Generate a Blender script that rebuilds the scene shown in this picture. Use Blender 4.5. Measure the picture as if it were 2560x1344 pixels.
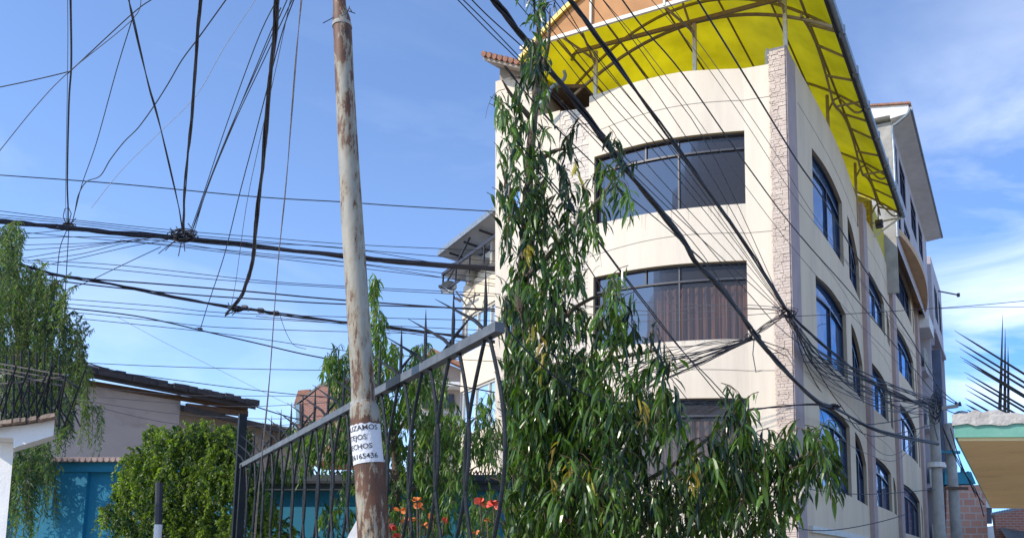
import bpy, math, random
import numpy as np
from mathutils import Vector, Matrix
R = math.radians
C_ = bpy.context.scene.collection
sc = bpy.context.scene
for o in list(bpy.data.objects): bpy.data.objects.remove(o)

# ------------------------------------------------------------------ camera
PITCH = R(7.9); F = 2104.; CX = 1600.; CY = 1138.
EYE = np.array([0., 0., 1.6])
cam = bpy.data.cameras.new('camera'); co = bpy.data.objects.new('camera', cam); C_.objects.link(co)
co.location = EYE; co.rotation_euler = (math.pi/2 + PITCH, 0, 0)
cam.sensor_width = 36; cam.lens = F/2560*36
cam.shift_x = -(CX-1280)/2560; cam.shift_y = (CY-672)/2560
cam.clip_start = .05; cam.clip_end = 3000
sc.camera = co
# ------------------------------------------------------------------ light
SUN_D = Vector((-.85, -.53, 0)).normalized(); SUN_EL = R(38)
w = bpy.data.worlds.new('World'); sc.world = w; w.use_nodes = True
nt = w.node_tree; nt.nodes.clear()
def N(nt, t, **k):
    n = nt.nodes.new(t)
    for a, b in k.items():
        if a.startswith('_'): n.inputs[int(a[1:])].default_value = b
        else: setattr(n, a, b)
    return n
sky = N(nt, 'ShaderNodeTexSky', sky_type='NISHITA', sun_disc=False, sun_elevation=SUN_EL,
        sun_rotation=math.atan2(SUN_D.x, SUN_D.y), altitude=3200, air_density=1.35, dust_density=.15, ozone_density=4.5)
tc = N(nt, 'ShaderNodeTexCoord'); mp = N(nt, 'ShaderNodeMapping'); mp.inputs['Scale'].default_value = (1.3, 1.3, 3.6)
mp.inputs['Rotation'].default_value = (0, R(24), R(10))
nz = N(nt, 'ShaderNodeTexNoise'); nz.inputs['Scale'].default_value = 2.2; nz.inputs['Detail'].default_value = 9; nz.inputs['Roughness'].default_value = .55; nz.inputs['Distortion'].default_value = .5
nt.links.new(tc.outputs['Generated'], mp.inputs[0]); nt.links.new(mp.outputs[0], nz.inputs[0])
rp = N(nt, 'ShaderNodeValToRGB'); rp.color_ramp.elements[0].position = .47; rp.color_ramp.elements[1].position = .80
nt.links.new(nz.outputs[0], rp.inputs[0])
# cumulus towards the low right of the view: threshold falls with the direction's x
sx = N(nt, 'ShaderNodeSeparateXYZ'); nt.links.new(tc.outputs['Generated'], sx.inputs[0])
mr = N(nt, 'ShaderNodeMapRange'); mr.inputs[1].default_value = .22; mr.inputs[2].default_value = .40; mr.inputs[3].default_value = .24; mr.inputs[4].default_value = 1.05
nt.links.new(sx.outputs[0], mr.inputs[0])
mz = N(nt, 'ShaderNodeMapRange'); mz.inputs[1].default_value = .12; mz.inputs[2].default_value = .55; mz.inputs[3].default_value = 1.25; mz.inputs[4].default_value = .25
nt.links.new(sx.outputs[2], mz.inputs[0])
mm = N(nt, 'ShaderNodeMath', operation='MULTIPLY'); nt.links.new(mr.outputs[0], mm.inputs[0]); nt.links.new(mz.outputs[0], mm.inputs[1])
m2 = N(nt, 'ShaderNodeMath', operation='MULTIPLY', use_clamp=True); nt.links.new(rp.outputs[0], m2.inputs[0]); nt.links.new(mm.outputs[0], m2.inputs[1])
tn = N(nt, 'ShaderNodeMix', data_type='RGBA', blend_type='MULTIPLY'); tn.inputs[0].default_value = 1; tn.inputs[7].default_value = (1.03, .99, 1.02, 1); nt.links.new(sky.outputs[0], tn.inputs[6])
fx = N(nt, 'ShaderNodeMapRange'); fx.inputs[1].default_value = .18; fx.inputs[2].default_value = .42; nt.links.new(sx.outputs[0], fx.inputs[0])
fz = N(nt, 'ShaderNodeMapRange'); fz.inputs[1].default_value = .50; fz.inputs[2].default_value = .18; nt.links.new(sx.outputs[2], fz.inputs[0])
fm = N(nt, 'ShaderNodeMath', operation='MULTIPLY'); nt.links.new(fx.outputs[0], fm.inputs[0]); nt.links.new(fz.outputs[0], fm.inputs[1])
dp_ = N(nt, 'ShaderNodeMix', data_type='RGBA', blend_type='MULTIPLY'); dp_.inputs[7].default_value = (.34, .62, .92, 1); nt.links.new(fm.outputs[0], dp_.inputs[0]); nt.links.new(tn.outputs[2], dp_.inputs[6])
mx = N(nt, 'ShaderNodeMix', data_type='RGBA'); nt.links.new(m2.outputs[0], mx.inputs[0]); nt.links.new(dp_.outputs[2], mx.inputs[6]); mx.inputs[7].default_value = (7.0, 7.3, 8.0, 1)
bg = N(nt, 'ShaderNodeBackground'); bg.inputs[1].default_value = .15
ow = N(nt, 'ShaderNodeOutputWorld'); nt.links.new(mx.outputs[2], bg.inputs[0]); nt.links.new(bg.outputs[0], ow.inputs[0])
sd = bpy.data.lights.new('sun', 'SUN'); sd.energy = 2.5; sd.angle = R(.5); sd.color = (1, .925, .81)
so = bpy.data.objects.new('sun', sd); C_.objects.link(so)
so.rotation_euler = Vector((SUN_D.x*math.cos(SUN_EL), SUN_D.y*math.cos(SUN_EL), math.sin(SUN_EL))).to_track_quat('Z', 'Y').to_euler()
sc.view_settings.view_transform = 'Standard'; sc.view_settings.look = 'None'
sc.view_settings.exposure = 0.86; sc.view_settings.gamma = 1

# ------------------------------------------------------------------ geometry of the view
FW = np.array([0, math.cos(PITCH), math.sin(PITCH)]); UP = np.array([0, -math.sin(PITCH), math.cos(PITCH)]); RT = np.array([1., 0, 0])
def ray(x, y): return FW + RT*(x-CX)/F - UP*(y-CY)/F
def P(x, y, d): return EYE + ray(x, y)*d
def PY(x, y, Y):                       # on the vertical plane world-Y = Y
    r = ray(x, y); return EYE + r*(Y/r[1])
def PZ(x, y, z):
    r = ray(x, y); return EYE + r*((z-EYE[2])/r[2])
def hit(x, y, o, n):
    r = ray(x, y); return EYE + r*(((np.array(o)-EYE)@n)/(r@n))
aa = R(24.3)
U = np.array([math.sin(aa), math.cos(aa), 0]); V = np.array([-math.cos(aa), math.sin(aa), 0]); Z = np.array([0, 0, 1.])
CO = P(1997, 1430, 17.5); CO[2] = 0
def B(u, v, z): return CO + U*u + V*v + Z*z
def SU(x, y, v=0):
    q = hit(x, y, CO+V*v, V)-CO; return float(q@U), float(q[2])
def FR(x, y, u=0):
    q = hit(x, y, CO+U*u, U)-CO; return float(q@V), float(q[2])

# ------------------------------------------------------------------ materials
MATS = {}
def mat(name, c1, c2=None, scale=4., rough=.7, bump=0., stretch=(1, 1, 1), metallic=0., spec=.5, thr=(.35, .65), bscale=None, c3=None, thr3=(.6, .7), s3=1.5):
    if name in MATS: return MATS[name]
    m = bpy.data.materials.new(name); m.use_nodes = True; t = m.node_tree; b = t.nodes['Principled BSDF']
    b.inputs['Roughness'].default_value = rough; b.inputs['Metallic'].default_value = metallic
    b.inputs['Specular IOR Level'].default_value = spec
    tc = N(t, 'ShaderNodeTexCoord'); mp = N(t, 'ShaderNodeMapping'); mp.inputs['Scale'].default_value = stretch
    t.links.new(tc.outputs['Object'], mp.inputs[0])
    if c2 is None: c2 = tuple(x*.86 for x in c1)
    n = N(t, 'ShaderNodeTexNoise'); n.inputs['Scale'].default_value = scale; n.inputs['Detail'].default_value = 7; n.inputs['Roughness'].default_value = .6
    t.links.new(mp.outputs[0], n.inputs[0])
    r = N(t, 'ShaderNodeValToRGB'); r.color_ramp.elements[0].position = thr[0]; r.color_ramp.elements[1].position = thr[1]
    r.color_ramp.elements[0].color = (*c1, 1); r.color_ramp.elements[1].color = (*c2, 1)
    t.links.new(n.outputs[0], r.inputs[0]); out = r.outputs[0]
    if c3 is not None:
        n3 = N(t, 'ShaderNodeTexNoise'); n3.inputs['Scale'].default_value = s3; n3.inputs['Detail'].default_value = 6; n3.inputs['Roughness'].default_value = .65
        t.links.new(mp.outputs[0], n3.inputs[0])
        r3 = N(t, 'ShaderNodeValToRGB'); r3.color_ramp.elements[0].position = thr3[0]; r3.color_ramp.elements[1].position = thr3[1]
        t.links.new(n3.outputs[0], r3.inputs[0])
        x = N(t, 'ShaderNodeMix', data_type='RGBA'); t.links.new(r3.outputs[0], x.inputs[0]); t.links.new(out, x.inputs[6]); x.inputs[7].default_value = (*c3, 1); out = x.outputs[2]
    t.links.new(out, b.inputs['Base Color'])
    if bump:
        nb = N(t, 'ShaderNodeTexNoise'); nb.inputs['Scale'].default_value = bscale or scale*6; nb.inputs['Detail'].default_value = 5
        t.links.new(tc.outputs['Object'], nb.inputs[0])
        bp = N(t, 'ShaderNodeBump'); bp.inputs['Strength'].default_value = bump; bp.inputs['Distance'].default_value = .02
        t.links.new(nb.outputs[0], bp.inputs['Height']); t.links.new(bp.outputs[0], b.inputs['Normal'])
    MATS[name] = m; return m
def leafmat(name, base, tip, rough=.35, trans=.35, spec=.5):
    m = bpy.data.materials.new(name); m.use_nodes = True; t = m.node_tree; t.nodes.clear()
    at = N(t, 'ShaderNodeAttribute', attribute_name='tint')
    x = N(t, 'ShaderNodeMix', data_type='RGBA'); x.inputs[6].default_value = (*base, 1); x.inputs[7].default_value = (*tip, 1)
    t.links.new(at.outputs['Fac'], x.inputs[0])
    b = N(t, 'ShaderNodeBsdfPrincipled'); b.inputs['Roughness'].default_value = rough; b.inputs['Specular IOR Level'].default_value = spec
    t.links.new(x.outputs[2], b.inputs['Base Color'])
    tr = N(t, 'ShaderNodeBsdfTranslucent'); g = N(t, 'ShaderNodeMix', data_type='RGBA', blend_type='MULTIPLY'); g.inputs[0].default_value = 1
    t.links.new(x.outputs[2], g.inputs[6]); g.inputs[7].default_value = (2.2, 2.4, .9, 1); t.links.new(g.outputs[2], tr.inputs[0])
    ms = N(t, 'ShaderNodeMixShader'); ms.inputs[0].default_value = trans
    t.links.new(b.outputs[0], ms.inputs[1]); t.links.new(tr.outputs[0], ms.inputs[2])
    o = N(t, 'ShaderNodeOutputMaterial'); t.links.new(ms.outputs[0], o.inputs[0]); return m
def glassmat(name, tint, refl, body=(.01, .012, .018), bodyf=.5, rough=.03, wob=.02):
    m = bpy.data.materials.new(name); m.use_nodes = True; t = m.node_tree; t.nodes.clear()
    tr = N(t, 'ShaderNodeBsdfTransparent'); tr.inputs[0].default_value = (*tint, 1)
    df = N(t, 'ShaderNodeBsdfDiffuse'); df.inputs[0].default_value = (*body, 1)
    a = N(t, 'ShaderNodeMixShader'); a.inputs[0].default_value = bodyf; t.links.new(tr.outputs[0], a.inputs[1]); t.links.new(df.outputs[0], a.inputs[2])
    gl = N(t, 'ShaderNodeBsdfGlossy'); gl.inputs['Color'].default_value = (*refl, 1); gl.inputs['Roughness'].default_value = rough
    nz = N(t, 'ShaderNodeTexNoise'); nz.inputs['Scale'].default_value = 1.2; tc = N(t, 'ShaderNodeTexCoord'); t.links.new(tc.outputs['Object'], nz.inputs[0])
    bp = N(t, 'ShaderNodeBump'); bp.inputs['Strength'].default_value = wob*5; bp.inputs['Distance'].default_value = .05; t.links.new(nz.outputs[0], bp.inputs['Height']); t.links.new(bp.outputs[0], gl.inputs['Normal'])
    fr = N(t, 'ShaderNodeFresnel'); fr.inputs[0].default_value = 1.9
    b = N(t, 'ShaderNodeMixShader'); t.links.new(fr.outputs[0], b.inputs[0]); t.links.new(a.outputs[0], b.inputs[1]); t.links.new(gl.outputs[0], b.inputs[2])
    o = N(t, 'ShaderNodeOutputMaterial'); t.links.new(b.outputs[0], o.inputs[0]); return m
def sheetmat(name, col, tcol, f=.6, rough=.3):
    m = bpy.data.materials.new(name); m.use_nodes = True; t = m.node_tree; t.nodes.clear()
    tc = N(t, 'ShaderNodeTexCoord'); mp = N(t, 'ShaderNodeMapping'); mp.inputs['Scale'].default_value = (1, 1, 1); t.links.new(tc.outputs['Object'], mp.inputs[0])
    n = N(t, 'ShaderNodeTexNoise'); n.inputs['Scale'].default_value = 1.1; n.inputs['Detail'].default_value = 6; t.links.new(mp.outputs[0], n.inputs[0])
    mr = N(t, 'ShaderNodeMapRange'); mr.inputs[1].default_value = .3; mr.inputs[2].default_value = .7; mr.inputs[3].default_value = .72; mr.inputs[4].default_value = 1.12; t.links.new(n.outputs[0], mr.inputs[0])
    def tintc(c):
        x = N(t, 'ShaderNodeMix', data_type='RGBA', blend_type='MULTIPLY'); x.inputs[0].default_value = 1; x.inputs[6].default_value = (*c, 1); t.links.new(mr.outputs[0], x.inputs[7]); return x.outputs[2]
    b = N(t, 'ShaderNodeBsdfPrincipled'); t.links.new(tintc(col), b.inputs['Base Color']); b.inputs['Roughness'].default_value = rough; b.inputs['Specular IOR Level'].default_value = .1 if rough > .9 else .5
    tr = N(t, 'ShaderNodeBsdfTranslucent'); t.links.new(tintc(tcol), tr.inputs[0])
    ms = N(t, 'ShaderNodeMixShader'); ms.inputs[0].default_value = f; t.links.new(b.outputs[0], ms.inputs[1]); t.links.new(tr.outputs[0], ms.inputs[2])
    o = N(t, 'ShaderNodeOutputMaterial'); t.links.new(ms.outputs[0], o.inputs[0]); return m
def brickmat(name, c1, c2, mortar, scale=1., bw=.24, bh=.09, ms=.012):
    m = bpy.data.materials.new(name); m.use_nodes = True; t = m.node_tree; b = t.nodes['Principled BSDF']; b.inputs['Roughness'].default_value = .9
    tc = N(t, 'ShaderNodeTexCoord'); s = N(t, 'ShaderNodeSeparateXYZ'); t.links.new(tc.outputs['Object'], s.inputs[0])
    ad = N(t, 'ShaderNodeMath', operation='ADD'); t.links.new(s.outputs[0], ad.inputs[0]); t.links.new(s.outputs[1], ad.inputs[1])
    c = N(t, 'ShaderNodeCombineXYZ'); t.links.new(ad.outputs[0], c.inputs[0]); t.links.new(s.outputs[2], c.inputs[1])
    k = N(t, 'ShaderNodeTexBrick'); k.inputs['Color1'].default_value = (*c1, 1); k.inputs['Color2'].default_value = (*c2, 1); k.inputs['Mortar'].default_value = (*mortar, 1)
    k.inputs['Scale'].default_value = scale; k.inputs['Brick Width'].default_value = bw; k.inputs['Row Height'].default_value = bh; k.inputs['Mortar Size'].default_value = ms
    t.links.new(c.outputs[0], k.inputs[0]); t.links.new(k.outputs[0], b.inputs['Base Color'])
    bp = N(t, 'ShaderNodeBump'); bp.inputs['Strength'].default_value = .6; bp.inputs['Distance'].default_value = .01; bp.invert = True
    t.links.new(k.outputs['Fac'], bp.inputs['Height']); t.links.new(bp.outputs[0], b.inputs['Normal']); return m

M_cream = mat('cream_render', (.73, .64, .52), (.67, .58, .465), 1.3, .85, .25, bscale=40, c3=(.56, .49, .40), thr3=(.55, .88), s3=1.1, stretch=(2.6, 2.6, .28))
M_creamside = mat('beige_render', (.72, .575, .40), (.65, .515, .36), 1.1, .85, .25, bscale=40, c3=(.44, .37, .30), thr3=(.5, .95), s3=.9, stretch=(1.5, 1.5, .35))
M_reveal = mat('ochre_reveal', (.55, .44, .25), (.45, .36, .2), 3, .85, .1)
M_stone = mat('pinkish_ledger_stone', (.63, .52, .44), (.53, .43, .36), 5, .9, .5, bscale=30)
M_pil = mat('mauve_pilaster_paint', (.42, .32, .30), (.35, .27, .26), 2, .85, .15, bscale=50)
M_frame = mat('dark_window_frame', (.05, .05, .065), (.03, .03, .04), 9, .4)
M_bframe = mat('blue_black_frame', (.012, .016, .04), (.01, .012, .03), 9, .35)
M_room = mat('dark_interior', (.10, .09, .10), (.06, .055, .06), 2, .9)
M_curtain = mat('rust_striped_curtain', (.50, .24, .13), (.17, .13, .15), 6, .9, .2, stretch=(3, 3, .1), thr=(.42, .58))
M_steel = mat('tan_painted_steel', (.33, .26, .17), (.26, .20, .12), 8, .6)
M_lsteel = mat('pale_painted_steel', (.62, .60, .54), (.5, .48, .42), 8, .5)
M_grey = mat('galvanised_grey', (.30, .33, .36), (.2, .23, .26), 6, .45, metallic=.4)
M_conc = mat('weathered_concrete', (.42, .40, .36), (.30, .285, .26), 2.2, .9, .3, bscale=30, c3=(.2, .19, .17), thr3=(.6, .8))
M_white = mat('white_plaster', (.78, .77, .75), (.68, .67, .65), 2.5, .85, .2, bscale=30)
M_lav = mat('lavender_render', (.50, .46, .49), (.44, .40, .43), 1.2, .85, .1, c3=(.36, .33, .35), thr3=(.6, .85), s3=.8)
M_blue = mat('slate_blue_render', (.13, .16, .24), (.10, .12, .18), 1.5, .85)
M_tan = mat('tan_soffit_paint', (.62, .40, .22), (.52, .33, .18), 2, .85)
M_tile = mat('clay_tile', (.42, .20, .12), (.26, .13, .09), 9, .9, .4)
M_wood = mat('weathered_wood', (.16, .10, .07), (.09, .06, .045), 5, .9, .4, stretch=(1, 1, 6))
M_yellow = sheetmat('yellow_plastic_sheet', (.48, .38, .008), (.68, .55, .008), .6)
M_peach = sheetmat('peach_plastic_sheet', (.70, .37, .18), (.5, .25, .11), .25, .95)
M_clear = sheetmat('milky_roof_sheet', (.36, .38, .40), (.45, .47, .5), .35)
M_glassF = glassmat('grey_window_glass', (.80, .79, .80), (.27, .24, .22), (.11, .105, .115), .34, .05)
M_glassS = glassmat('blue_mirror_glass', (.14, .2, .30), (.66, .76, .92), (.035, .085, .19), .8, .03, .05)
M_glassT = glassmat('green_tinted_glass', (.5, .6, .6), (.9, .95, 1.), (.32, .44, .47), .6, .05)
M_wire = mat('black_cable_sheath', (.022, .023, .033), (.04, .04, .052), 20, .6, spec=.3)
M_wire2 = mat('grey_cable_sheath', (.12, .11, .12), (.07, .07, .08), 20, .6)
M_wire3 = mat('pale_cable_sheath', (.42, .42, .45), (.3, .3, .34), 20, .6)
M_rope = mat('rusty_guy_cable', (.20, .16, .14), (.10, .09, .09), 40, .7, .5)
M_iron = mat('black_wrought_iron', (.009, .012, .015), (.02, .024, .028), 12, .55, .2, spec=.25)
M_irong = mat('grey_iron_rail', (.13, .14, .15), (.08, .09, .10), 10, .5, .2, c3=(.07, .075, .08), thr3=(.62, .66), s3=5)
M_teal = mat('teal_wall_paint', (.008, .20, .33), (.010, .165, .27), 1.2, .7, .15, bscale=30, c3=(.012, .10, .15), thr3=(.58, .8), stretch=(1, 1, .5))
M_tealshed = mat('teal_sheet_cladding', (.01, .25, .36), (.01, .19, .28), 2, .6)
M_house = mat('stained_grey_render', (.47, .42, .415), (.40, .355, .35), .8, .9, .2, c3=(.24, .20, .18), thr3=(.58, .8), s3=.5, stretch=(1, 1, 1.8))
M_roofd = mat('black_roof_sheet', (.035, .035, .045), (.06, .055, .06), 4, .8, .3)
M_brick = brickmat('red_brick', (.42, .16, .10), (.34, .12, .08), (.35, .30, .27))
M_brickp = brickmat('pink_block', (.55, .26, .19), (.62, .33, .24), (.55, .47, .42), bw=.6, bh=.35, ms=.03)
M_bark = mat('grey_brown_bark', (.16, .12, .09), (.09, .065, .05), 9, .95, .8, stretch=(1, 1, .3))
M_twig = mat('reddish_twig', (.13, .06, .035), (.07, .07, .03), 9, .8)
M_leafA = leafmat('long_glossy_leaf', (.005, .018, .006), (.095, .18, .022), .28, .28, .55)
M_leafB = leafmat('peach_leaf', (.02, .065, .018), (.15, .24, .04), .4, .38)
M_leafC = leafmat('feathery_leaflet', (.022, .06, .035), (.14, .21, .06), .5, .4)
M_leafD = leafmat('bush_leaf', (.010, .045, .008), (.22, .30, .035), .45, .42)
M_petal = mat('coral_petal', (.75, .08, .06), (.85, .2, .12), 20, .6)
M_petal2 = mat('orange_bract', (.75, .25, .04), (.6, .13, .03), 20, .6)
M_ochre = mat('ochre_soffit_paint', (.86, .66, .36), (.78, .58, .30), 1.6, .85, .3, bscale=12, c3=(.50, .36, .18), thr3=(.55, .8))
M_green = mat('green_band_paint', (.14, .38, .27), (.22, .46, .35), 3, .8, .3, c3=(.6, .58, .52), thr3=(.60, .72), s3=3)
M_mortar = mat('rough_mortar', (.62, .58, .52), (.42, .37, .32), 6, .95, 1., bscale=16)
M_paper = mat('white_paper', (.74, .74, .76), (.68, .68, .70), 12, .8, .3)
M_ink = mat('black_ink', (.03, .03, .035), (.05, .05, .055), 30, .8)
M_asph = mat('asphalt', (.055, .054, .052), (.04, .04, .04), 3, .9, .5, bscale=80)
M_ground = mat('dusty_ground', (.30, .25, .20), (.22, .19, .15), .6, .95, .4)
M_dark = mat('black_paint', (.02, .02, .03), (.035, .035, .045), 6, .5)
M_tin = mat('tin_sheet', (.45, .46, .47), (.35, .34, .33), 4, .5, metallic=.3)
M_greytile = mat('grey_tile', (.28, .25, .24), (.18, .16, .155), 6, .9, .4)

# rusty pole paint: pale blue-grey paint flaking to brown rust in tall patches
def rustmat():
    m = bpy.data.materials.new('flaking_pale_paint_on_rust'); m.use_nodes = True; t = m.node_tree; b = t.nodes['Principled BSDF']
    tc = N(t, 'ShaderNodeTexCoord')
    def noise(sc_, st, det=8, ro=.65):
        mp = N(t, 'ShaderNodeMapping'); mp.inputs['Scale'].default_value = st; t.links.new(tc.outputs['Object'], mp.inputs[0])
        n = N(t, 'ShaderNodeTexNoise'); n.inputs['Scale'].default_value = sc_; n.inputs['Detail'].default_value = det; n.inputs['Roughness'].default_value = ro
        t.links.new(mp.outputs[0], n.inputs[0]); return n.outputs[0]
    def ramp(i, p0, p1, c0, c1):
        r = N(t, 'ShaderNodeValToRGB'); r.color_ramp.elements[0].position = p0; r.color_ramp.elements[1].position = p1
        r.color_ramp.elements[0].color = (*c0, 1); r.color_ramp.elements[1].color = (*c1, 1); t.links.new(i, r.inputs[0]); return r.outputs[0]
    paint = ramp(noise(14, (1, 1, .3)), .35, .65, (.38, .345, .27), (.27, .265, .23))
    rust = ramp(noise(26, (1, 1, .5)), .35, .68, (.085, .045, .032), (.20, .095, .055))
    s = N(t, 'ShaderNodeSeparateXYZ'); t.links.new(tc.outputs['Object'], s.inputs[0])
    # more rust low down and near the top (height as the pole's own wear)
    hr = N(t, 'ShaderNodeValToRGB'); e = hr.color_ramp.elements
    e[0].position = 0; e[0].color = (.54, .54, .54, 1); e[1].position = 1; e[1].color = (.60, .60, .60, 1)
    for p, v in ((.40, .50), (.45, .54), (.485, .57), (.492, .43), (.56, .435), (.68, .42), (.76, .45), (.82, .49)):
        q = hr.color_ramp.elements.new(p); q.color = (v, v, v, 1)
    d = N(t, 'ShaderNodeMath', operation='DIVIDE'); d.inputs[1].default_value = 4.6; t.links.new(s.outputs[2], d.inputs[0]); t.links.new(d.outputs[0], hr.inputs[0])
    a = noise(17, (1, 1, .26), 10, .74)
    ad = N(t, 'ShaderNodeMath', operation='ADD'); t.links.new(a, ad.inputs[0]); sb_ = N(t, 'ShaderNodeMath', operation='SUBTRACT'); sb_.inputs[1].default_value = .5; t.links.new(hr.outputs[0], sb_.inputs[0]); t.links.new(sb_.outputs[0], ad.inputs[1])
    mask = ramp(ad.outputs[0], .475, .505, (0, 0, 0), (1, 1, 1))
    ad2 = N(t, 'ShaderNodeMath', operation='ADD'); ad2.inputs[1].default_value = 0; t.links.new(a, ad2.inputs[0])
    x = N(t, 'ShaderNodeMix', data_type='RGBA'); t.links.new(mask, x.inputs[0]); t.links.new(paint, x.inputs[6]); t.links.new(rust, x.inputs[7])
    halo = ramp(ad.outputs[0], .40, .49, (1, 1, 1), (.80, .66, .50))
    y = N(t, 'ShaderNodeMix', data_type='RGBA', blend_type='MULTIPLY'); y.inputs[0].default_value = 1; t.links.new(x.outputs[2], y.inputs[6]); t.links.new(halo, y.inputs[7])
    t.links.new(y.outputs[2], b.inputs['Base Color']); b.inputs['Roughness'].default_value = .62
    bp = N(t, 'ShaderNodeBump'); bp.inputs['Strength'].default_value = .5; bp.inputs['Distance'].default_value = .004; bp.invert = True
    t.links.new(ad.outputs[0], bp.inputs['Height']); t.links.new(bp.outputs[0], b.inputs['Normal']); return m
M_rust = rustmat()

# ------------------------------------------------------------------ builders
OFF = {}
def tag(o, label=None, cat=None, group=None, kind=None):
    if label: o['label'] = label
    if cat: o['category'] = cat
    if group: o['group'] = group
    if kind: o['kind'] = kind
    return o
def thing(name, loc, label, cat, group=None):
    o = bpy.data.objects.new(name, None); C_.objects.link(o); o.location = tuple(loc); o.empty_display_size = .3
    OFF[o.name] = np.array(loc, float); return tag(o, label, cat, group)
class MB:
    def __init__(s): s.v = []; s.f = []; s.t = None
    def q(s, *pts):
        n = len(s.v); s.v += [tuple(p) for p in pts]; s.f.append(tuple(range(n, n+len(pts))))
    def hexa(s, p):        # 8 corners: bottom 4, top 4
        n = len(s.v); s.v += [tuple(a) for a in p]
        s.f += [tuple(n+i for i in f) for f in ((3, 2, 1, 0), (4, 5, 6, 7), (0, 1, 5, 4), (1, 2, 6, 5), (2, 3, 7, 6), (3, 0, 4, 7))]
    def box(s, x0, x1, y0, y1, z0, z1, T=None):
        pts = [(x0, y0, z0), (x1, y0, z0), (x1, y1, z0), (x0, y1, z0), (x0, y0, z1), (x1, y0, z1), (x1, y1, z1), (x0, y1, z1)]
        s.hexa([T(*a) if T else a for a in pts])
    def prism(s, pts, d):  # polygon extruded by d
        n = len(s.v); k = len(pts); pts = [np.array(p, float) for p in pts]; s.v += [tuple(p) for p in pts] + [tuple(p+d) for p in pts]
        s.f.append(tuple(range(n, n+k))); s.f.append(tuple(range(n+2*k-1, n+k-1, -1)))
        for i in range(k): j = (i+1) % k; s.f.append((n+i, n+k+i, n+k+j, n+j))
    def tube(s, pts, r, seg=6, cap=True):
        pts = [np.array(p, float) for p in pts]; rr = r if hasattr(r, '__len__') else [r]*len(pts)
        n0 = len(s.v); ref = None
        for i, p in enumerate(pts):
            d = pts[min(i+1, len(pts)-1)]-pts[max(i-1, 0)]; d = d/(np.linalg.norm(d)+1e-12)
            if ref is None: ref = np.array([0, 0, 1.]) if abs(d[2]) < .9 else np.array([1., 0, 0])
            a = np.cross(d, ref); a /= np.linalg.norm(a)+1e-12; b = np.cross(a, d); ref = b
            for k in range(seg):
                t = 2*math.pi*k/seg; s.v.append(tuple(p+(a*math.cos(t)+b*math.sin(t))*rr[i]))
        for i in range(len(pts)-1):
            for k in range(seg):
                k2 = (k+1) % seg; s.f.append((n0+i*seg+k, n0+i*seg+k2, n0+(i+1)*seg+k2, n0+(i+1)*seg+k))
        if cap:
            s.f.append(tuple(n0+k for k in range(seg-1, -1, -1))); m = n0+(len(pts)-1)*seg; s.f.append(tuple(m+k for k in range(seg)))
    def bar(s, a, b, w, h, up=Z):   # rectangular bar a->b
        a = np.array(a, float); b = np.array(b, float); d = (b-a)/np.linalg.norm(b-a)
        x = np.cross(d, up); x /= np.linalg.norm(x); y = np.cross(x, d)
        s.hexa([a-x*w/2-y*h/2, a+x*w/2-y*h/2, b+x*w/2-y*h/2, b-x*w/2-y*h/2, a-x*w/2+y*h/2, a+x*w/2+y*h/2, b+x*w/2+y*h/2, b-x*w/2+y*h/2])
    def arrays(s, v, f, tint=None):  # numpy leaf batches
        n = len(s.v); s.v += [tuple(a) for a in v.tolist()]; s.f += [tuple(int(i)+n for i in g) for g in f]
    def build(s, name, m, parent=None, label=None, cat=None, group=None, kind=None, smooth=False, origin=None):
        me = bpy.data.meshes.new(name); v = np.array(s.v, float)
        if parent is not None: off = OFF[parent.name]
        elif origin is not None: off = np.array(origin, float)
        else:
            mn = v.min(0); mxx = v.max(0); off = np.array([(mn[0]+mxx[0])/2, (mn[1]+mxx[1])/2, mn[2]])
        me.from_pydata((v-off).tolist(), [], s.f); me.materials.append(m)
        if smooth: me.polygons.foreach_set('use_smooth', [True]*len(me.polygons))
        if s.t is not None:
            at = me.attributes.new('tint', 'FLOAT', 'POINT'); at.data.foreach_set('value', np.array(s.t, np.float32))
        me.update()
        o = bpy.data.objects.new(name, me); C_.objects.link(o)
        if parent is not None: o.parent = parent; o.location = (0, 0, 0)
        else: o.location = tuple(off)
        OFF[o.name] = off
        return tag(o, label, cat, group, kind)
def spline(pts, n=6):
    pts = [np.array(p, float) for p in pts]
    if len(pts) < 3:
        return [pts[0]+(pts[-1]-pts[0])*i/n for i in range(n+1)]
    out = []; q = [2*pts[0]-pts[1]]+pts+[2*pts[-1]-pts[-2]]
    for i in range(1, len(q)-2):
        p0, p1, p2, p3 = q[i-1:i+3]
        for k in range(n):
            t = k/n; out.append(.5*((2*p1)+(-p0+p2)*t+(2*p0-5*p1+4*p2-p3)*t*t+(-p0+3*p1-3*p2+p3)*t**3))
    out.append(pts[-1]); return out

# ------------------------------------------------------------------ ground
g = MB(); g.q((-400, -60, 0), (400, -60, 0), (400, 900, 0), (-400, 900, 0)); g.build('ground', M_ground, kind='structure')
g = MB(); g.q(B(-3, -9, .004), B(90, -9, .004), B(90, -1.6, .004), B(-3, -1.6, .004)); g.build('road', M_asph, kind='structure')
g = MB(); g.box(-2, 60, -1.6, .3, 0, .14, B); g.build('pavement', M_conc, kind='structure')
hl = MB(); rnd = random.Random(4); ridge = [(-380+i*40, 620+rnd.uniform(-30, 30), 14+rnd.uniform(0, 14)) for i in range(20)]
for i in range(19):
    a, b = ridge[i], ridge[i+1]; hl.q((a[0], a[1]-160, 0), (b[0], b[1]-160, 0), b, a); hl.q(a, b, (b[0], b[1]+160, 0), (a[0], a[1]+160, 0))
hl.build('hills', mat('dry_hill', (.20, .19, .11), (.14, .14, .08), .03, .95), kind='structure')

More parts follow.
